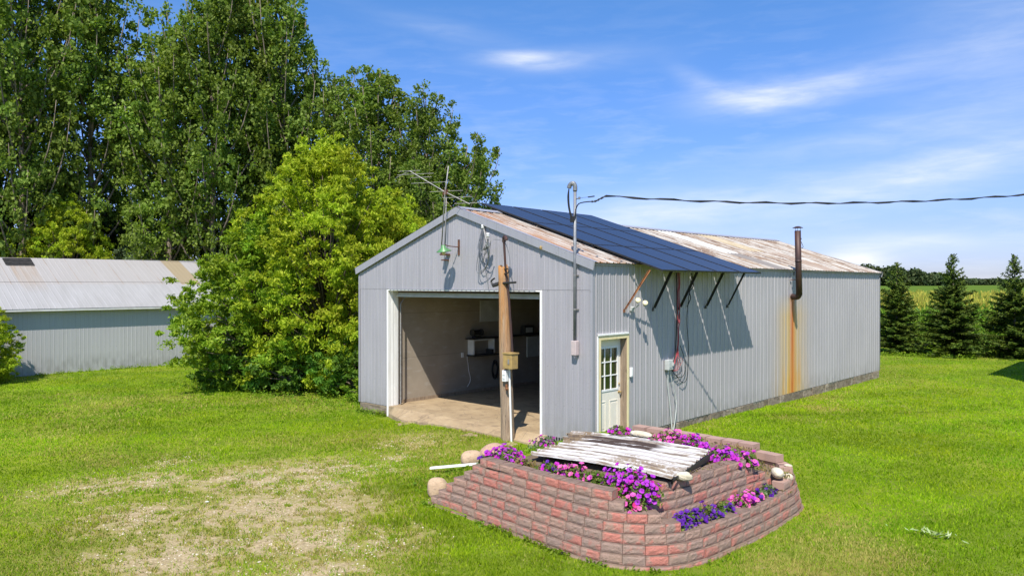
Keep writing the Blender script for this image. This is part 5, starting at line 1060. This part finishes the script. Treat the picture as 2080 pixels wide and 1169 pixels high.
# ------------------------------------------------------------------ petunias
def flower_mesh(name, mat):
    mb = MB(); n = 15; ring = []; vs = [(0, 0, -.014)]
    for i in range(n): a = 2 * math.pi * i / n; vs.append((.010 * math.cos(a), .010 * math.sin(a), .0))
    for i in range(n): a = 2 * math.pi * i / n; r_ = .034 * (1 - .13 * (1 if i % 3 == 0 else 0)); vs.append((r_ * math.cos(a), r_ * math.sin(a), .010 + .003 * math.sin(a * 5)))
    fs = [(0, 1 + i, 1 + (i + 1) % n) for i in range(n)] + [(1 + i, 1 + n + i, 1 + n + (i + 1) % n, 1 + (i + 1) % n) for i in range(n)]
    vs.append((0, 0, -.05)); vs += [(.006 * math.cos(a), .006 * math.sin(a), -.015) for a in (0, 2.1, 4.2)]; k = len(vs); fs += [(k - 4, k - 3, k - 2), (k - 4, k - 2, k - 1), (k - 4, k - 1, k - 3)]
    mb.add(vs, fs); me = bpy.data.meshes.new(name); me.from_pydata(mb.v, [], mb.f); me.materials.append(M[mat]); return me
FM = {c: flower_mesh('flower_' + c, c) for c in ('magenta', 'violet', 'pink', 'rose', 'purple')}
CAMV = Vector(CAMP)
def petunia(x, y, z, rx, ry, h, cols, nf, label, seed, leaf='petleaf', nl=420):
    nf = int(nf * 1.6); rx *= 1.12; ry *= 1.1
    global RNG; RNG = np.random.default_rng(seed); rr = random.Random(seed); t_ = thing('petunia_plant', label, 'petunia', (x, y, z - .03), 'petunias in the block planter')
    d = rand_unit(nl, .6); d[:, 2] = np.abs(d[:, 2]); P_ = d * RNG.uniform(.35, 1.08, (nl, 1)) * np.array([rx, ry, h]); LV = leafquads(P_, .055, .7, .55); npmesh('foliage', LV, len(LV) // 4, 4, leaf, t_)
    for k in range(nf):
        dd = Vector((rr.gauss(0, 1), rr.gauss(0, 1) - .1, abs(rr.gauss(0, 1)) * .9 + .25)).normalized(); r_ = rr.uniform(.62, 1.12) * (1 + .22 * math.sin(3 * math.atan2(dd.y, dd.x) + seed))
        f = bpy.data.objects.new('flower', FM[rr.choice(cols)]); COL.objects.link(f); f.parent = t_; f.location = (dd.x * rx * r_, dd.y * ry * r_, dd.z * h * r_)
        nn = (dd + Vector((.15, -.5, .55)) * .8 + Vector((rr.gauss(0, .25), rr.gauss(0, .25), 0))).normalized(); f.rotation_euler = nn.to_track_quat('Z', 'Y').to_euler(); f.scale = (rr.uniform(.75, 1.2),) * 3
    return t_
mg, vi, pk, ro, pu = 'magenta', 'violet', 'pink', 'rose', 'purple'
petunia(1.12, -3.74, .52, .25, .26, .20, [mg, pu, mg], 52, 'magenta petunias at the planter left end near the pole', 1)
petunia(1.00, -3.98, .48, .14, .14, .13, [vi, vi, pu], 16, 'dark violet petunias by the first left top block', 2)
petunia(1.38, -3.95, .54, .13, .12, .13, [pu, mg], 10, 'small purple petunias behind the second left top block', 3)
petunia(.75, -2.35, .42, .26, .22, .20, [mg, pu, mg], 18, 'sparse magenta petunias at the far left corner of the white sheet', 4, 'greyleaf', 340)
petunia(1.75, -3.93, .54, .22, .12, .14, [mg], 3, 'withered reddish petunia with few flowers near the sheet left corner', 5, 'witherleaf', 320)
petunia(2.22, -3.96, .55, .20, .12, .15, [pu, vi, mg], 15, 'purple petunias before the left half of the sheet', 6)
petunia(2.64, -3.96, .55, .24, .15, .20, [pk, pk, mg], 40, 'light pink petunias before the middle of the sheet', 7)
petunia(3.02, -3.93, .56, .24, .13, .15, [pk, mg], 6, 'mostly leafy petunia with a few pink flowers before the sheet', 8)
petunia(3.52, -3.84, .56, .34, .24, .27, [pu, mg, pu], 80, 'big purple petunia mound at the planter front corner', 9)
petunia(3.80, -3.90, .46, .22, .20, .27, [pu, mg, pu], 46, 'purple petunias beside the inner block wall start', 10)
petunia(3.64, -4.05, .32, .26, .18, .24, [pk, pk, ro, pk], 52, 'bright pink petunias hanging over the front corner blocks', 11)
petunia(3.44, -4.02, .50, .12, .10, .14, [ro, ro, mg], 12, 'crimson petunias beside the last top block', 12)
petunia(1.22, -.78, .48, .24, .22, .17, [mg, pu], 26, 'magenta petunias before the cream side door', 13)
petunia(2.40, -.98, .52, .30, .27, .22, [pk, mg, pk], 66, 'pink petunias left in the bed behind the sheet', 14)
petunia(2.84, -1.06, .52, .30, .27, .22, [pu, mg, mg], 60, 'magenta petunias right in the bed behind the sheet', 15)
petunia(3.72, -1.62, .52, .28, .30, .23, [mg, pu, mg], 70, 'magenta petunias at the far right corner of the sheet', 16)
petunia(3.98, -1.38, .50, .18, .20, .18, [pk, mg, pu], 26, 'pink and magenta petunias above the inner wall end', 17)
petunia(4.17, -3.50, .10, .16, .30, .20, [vi], 52, 'deep violet petunias at the near end of the lower ledge', 18)
petunia(4.22, -3.08, .10, .15, .26, .20, [vi], 40, 'second deep violet petunia clump of the lower ledge', 19)
petunia(4.26, -2.62, .10, .11, .20, .17, [vi, vi, pu], 18, 'deep violet petunias at the middle of the lower ledge', 20)
petunia(4.30, -2.15, .10, .14, .28, .20, [pk, pk, mg], 44, 'light pink petunias on the lower ledge', 21)
petunia(4.33, -1.78, .10, .10, .18, .16, [vi, pk], 14, 'mixed violet and pink petunias near the far end of the ledge', 22)
petunia(4.34, -1.45, .12, .10, .18, .16, [vi], 12, 'violet petunias nearest the stones at the ledge end', 23, 'greyleaf')
# dry plants on the mound
def tuft(name, label, cat, pts, size, mat, seed, up=.3, asp=.4, kind='stuff'):
    global RNG; RNG = np.random.default_rng(seed); LV = leafquads(np.array(pts), size, up, asp); return tag(npmesh(name, LV, len(LV) // 4, 4, mat), label, cat, kind=kind)
rr = random.Random(81); pts = []
for k in range(1500):
    x, y = rr.choice(((rr.uniform(3.6, 4.0), rr.uniform(-3.1, -1.7)), (rr.uniform(1.3, 3.7), rr.uniform(-1.5, -.35)), (rr.uniform(3.2, 4.1), rr.uniform(-1.1, -.5)), (4.35 + rr.gauss(0, .06), -1.05 + rr.gauss(0, .15)))); pts.append((x, y, soilz(x, y) + rr.uniform(0, .07)))
tuft('dry_plants', 'withered brown plant litter on the planter soil', 'dry plants', pts, .05, 'witherleaf', 82)
# ------------------------------------------------------------------ lawn blades
def blades(n, rmin, rmax, name, label, seed, wid=.006, hgt=.034):
    global RNG; RNG = np.random.default_rng(seed)
    th = RNG.uniform(R(-84), R(-5), n); d = rmin * (rmax / rmin) ** RNG.random(n)
    x = CAMP[0] + np.sin(th) * d; y = CAMP[1] + np.cos(th) * d
    bare = field(BARE, x, y) * (.40 + 1.05 * vnoise(x, y, 1.9, 5, 4)); fine = vnoise(x, y, 5, 21, 3)
    fine2 = vnoise(x, y, 11, 25, 2); keep = (bare + (fine - .5) * 1.5 + (fine2 - .5) * 1.3 < .36 + RNG.random(n) * .34)
    keep &= ~((x > -8.1) & (x < .02) & (y > -.02) & (y < 17.85)); keep &= ~((x > -24.2) & (x < -33) & (y < 4.2))
    keep &= ~((x > -6.76) & (x < -1.2) & (y > -.42) & (y < 0))
    pin = np.zeros(n, bool); m = (x > -.2) & (x < 4.75) & (y > -4.7) & (y < .1)
    base = [(p.x, p.y) for p in OUT]; base += [(1.0, -.03), (.9, -4.2)] if False else []
    xi = x[m]; yi = y[m]; c = np.zeros(m.sum(), bool); j = len(base) - 1
    for i in range(len(base)):
        (x1, y1), (x2, y2) = base[i], base[j]; t_ = ((y1 > yi) != (y2 > yi)) & (xi < (x2 - x1) * (yi - y1) / (y2 - y1 + 1e-12) + x1); c ^= t_; j = i
    c &= ~((xi < 1.0) & (yi > -4.2)); pin[m] = c; keep &= ~pin
    keep &= ~((x < -24.0) & (y < 4.3))
    x, y, d, bare = x[keep], y[keep], d[keep], bare[keep]; n = len(x); z = gz(x, y) - .006
    dry = field(DRY, x, y) * (.4 + 1.1 * vnoise(x, y, 1.7, 9, 3)); isdry = RNG.random(n) < np.clip(np.maximum(np.maximum(dry, bare * 1.5), (vnoise(x, y, .45, 61, 4) - .42) * 1.9 * (1 - .75 * sstep(0, 5, x))) * 1.1 - .20, 0, .75)
    strp = vnoise((x * .87 - y * .5) * 1.0, (x * .5 + y * .87) * .07, 1.05, 41, 2) + (vnoise(x, y, .7, 44, 3) - .5) * .8; isdark = RNG.random(n) < np.clip((strp - .40) * 3.6, .04, .85)
    tall = .5 + 1.2 * vnoise(x, y, 2.5, 31, 3) + .9 * np.exp(-((x - .6) ** 2 / 2.2 + (y + 5.25) ** 2 / .5)) + .5 * np.exp(-((x + 1.2) ** 2 / 1 + (y + 3.6) ** 2 / 1)); sc = np.clip(d / 9, .9, 2.5)
    a = RNG.uniform(0, 2 * np.pi, n); h = hgt * tall * RNG.uniform(.5, 1.2, n) * (1 + .2 * sc); w_ = wid * sc * RNG.uniform(.7, 1.3, n); lx, ly = RNG.normal(0, .45, n) * h, RNG.normal(0, .45, n) * h
    V = np.empty((n, 3, 3)); V[:, 0] = np.stack([x - np.cos(a) * w_, y - np.sin(a) * w_, z], 1); V[:, 1] = np.stack([x + np.cos(a) * w_, y + np.sin(a) * w_, z], 1); V[:, 2] = np.stack([x + lx, y + ly, z + h], 1)
    return tag(npmesh(name, V.reshape(-1, 3), n, 3, ['grass', 'drygrass', 'grass_d'], mi=np.where(isdry, 1, np.where(isdark, 2, 0))), label, 'grass', kind='stuff')
blades(900000, 5.0, 50, 'lawn_grass', 'short bright green mown grass of the lawn', 91)
rr = random.Random(97); V_ = []; Vd = []
for k in range(420):
    b = rr.choice(BARE); x0, y0 = b[0] + rr.gauss(0, b[2] * .75), b[1] + rr.gauss(0, b[2] * .75); sp__ = rr.uniform(.04, .15)
    for q in range(rr.randint(14, 60)):
        x, y = x0 + rr.gauss(0, sp__), y0 + rr.gauss(0, sp__ * .8); z = float(gz(x, y)) - .004; a = rr.uniform(0, 6.28); h = rr.uniform(.02, .055); w_ = .007
        V_.append([(x - math.cos(a) * w_, y - math.sin(a) * w_, z), (x + math.cos(a) * w_, y + math.sin(a) * w_, z), (x + rr.gauss(0, .55) * h, y + rr.gauss(0, .55) * h, z + h)])
V_ = np.array(V_); tag(npmesh('grass_tufts', V_.reshape(-1, 3), len(V_), 3, ['grass_d', 'grass'], mi=(RNG.random(len(V_)) > .6).astype(int)), 'small green tufts scattered over the bare straw coloured patch', 'grass', kind='stuff')
rr = random.Random(98); Pb = MB()
for k in range(1500):
    b = rr.choice(BARE); x, y = b[0] + rr.gauss(0, b[2] * .6), b[1] + rr.gauss(0, b[2] * .6); q = rr.uniform(.006, .018); z = float(gz(x, y)) + q * .3; a = rr.uniform(0, 3); ca, sa = math.cos(a) * q, math.sin(a) * q
    Pb.add([(x + ca, y + sa, z), (x - sa, y + ca * 1.3, z), (x - ca, y - sa, z), (x + sa, y - ca, z), (x, y, z + q * .8), (x, y, z - q * .6)], [(0, 1, 4), (1, 2, 4), (2, 3, 4), (3, 0, 4), (1, 0, 5), (2, 1, 5), (3, 2, 5), (0, 3, 5)])
tag(obj('gravel_stones', Pb, 'lime'), 'small loose gravel stones on the bare straw coloured patch', 'gravel', kind='stuff')
# leafy weeds against walls and boulders
rr = random.Random(92); pts = []
for k in range(13000):
    q = rr.random()
    if q < .30: x = rr.uniform(-1.3, 1.0); y = rr.uniform(-4.1, -1.0); x += 0
    elif q < .42: i = rr.randrange(len(OUT) - 120); p = OUT[i] - nrml(OUT, i) * abs(rr.gauss(0, .05)); x, y = p.x, p.y
    elif q < .55: x = rr.uniform(-9.6, -8.2); y = rr.uniform(-.3, 2.5)
    elif q < .8: x = -23.85 + abs(rr.gauss(0, .12)); y = rr.uniform(-8, 2)
    elif q < .86: x = rr.uniform(-8.1, -6.8); y = -.05 - abs(rr.gauss(0, .05))
    else: x = rr.uniform(-18, -9); y = .2 * (x + 18) - 1.6 + rr.gauss(0, .35)
    hh = .09 if q < .42 else (.30 if q < .55 or q > .86 else .18)
    if vnoise(np.array([x]), np.array([y]), 3, 55, 2)[0] < .42 and q < .8: continue
    pts.append((x, y, float(gz(x, y)) + rr.uniform(0, hh) * rr.random()))
tuft('leafy_weeds', 'low leafy weeds along walls and boulders', 'weeds', pts, .06, 'weed', 93, .8, .5)
pts = []
for k in range(2600): x = rr.uniform(-5, 5); y = 28.2 + .25 * x + rr.gauss(0, .25) + (1.4 if x > 1 else 0); pts.append((x, y, -.28 + rr.uniform(0, .45) * rr.random() * (1.6 if vnoise(np.array([x]), np.array([1.]), 1.2, 3)[0] > .55 else .5)))
tuft('hedge_weeds', 'bright weeds under the spruces', 'weeds', pts, .13, 'weed', 94, .5, .4)
# pale torn leaves on the right lawn and some litter
pts = [(6.35 + rr.gauss(0, .20), -.6 + rr.gauss(0, .07), -.215 + rr.uniform(0, .03)) for _ in range(34)]
tuft('grass_clippings', 'pale torn corn leaf lying on the right lawn', 'clippings', pts, .13, 'clip', 95, 2.5, .22)
mb = MB(); mb.obox((-2.6, -6.75, -.262), (.05, .035, .012), Euler((0, .1, .5))); tag(obj('paper_scrap', mb, 'white'), 'tiny white scrap lying on the bare gravel', 'scrap')
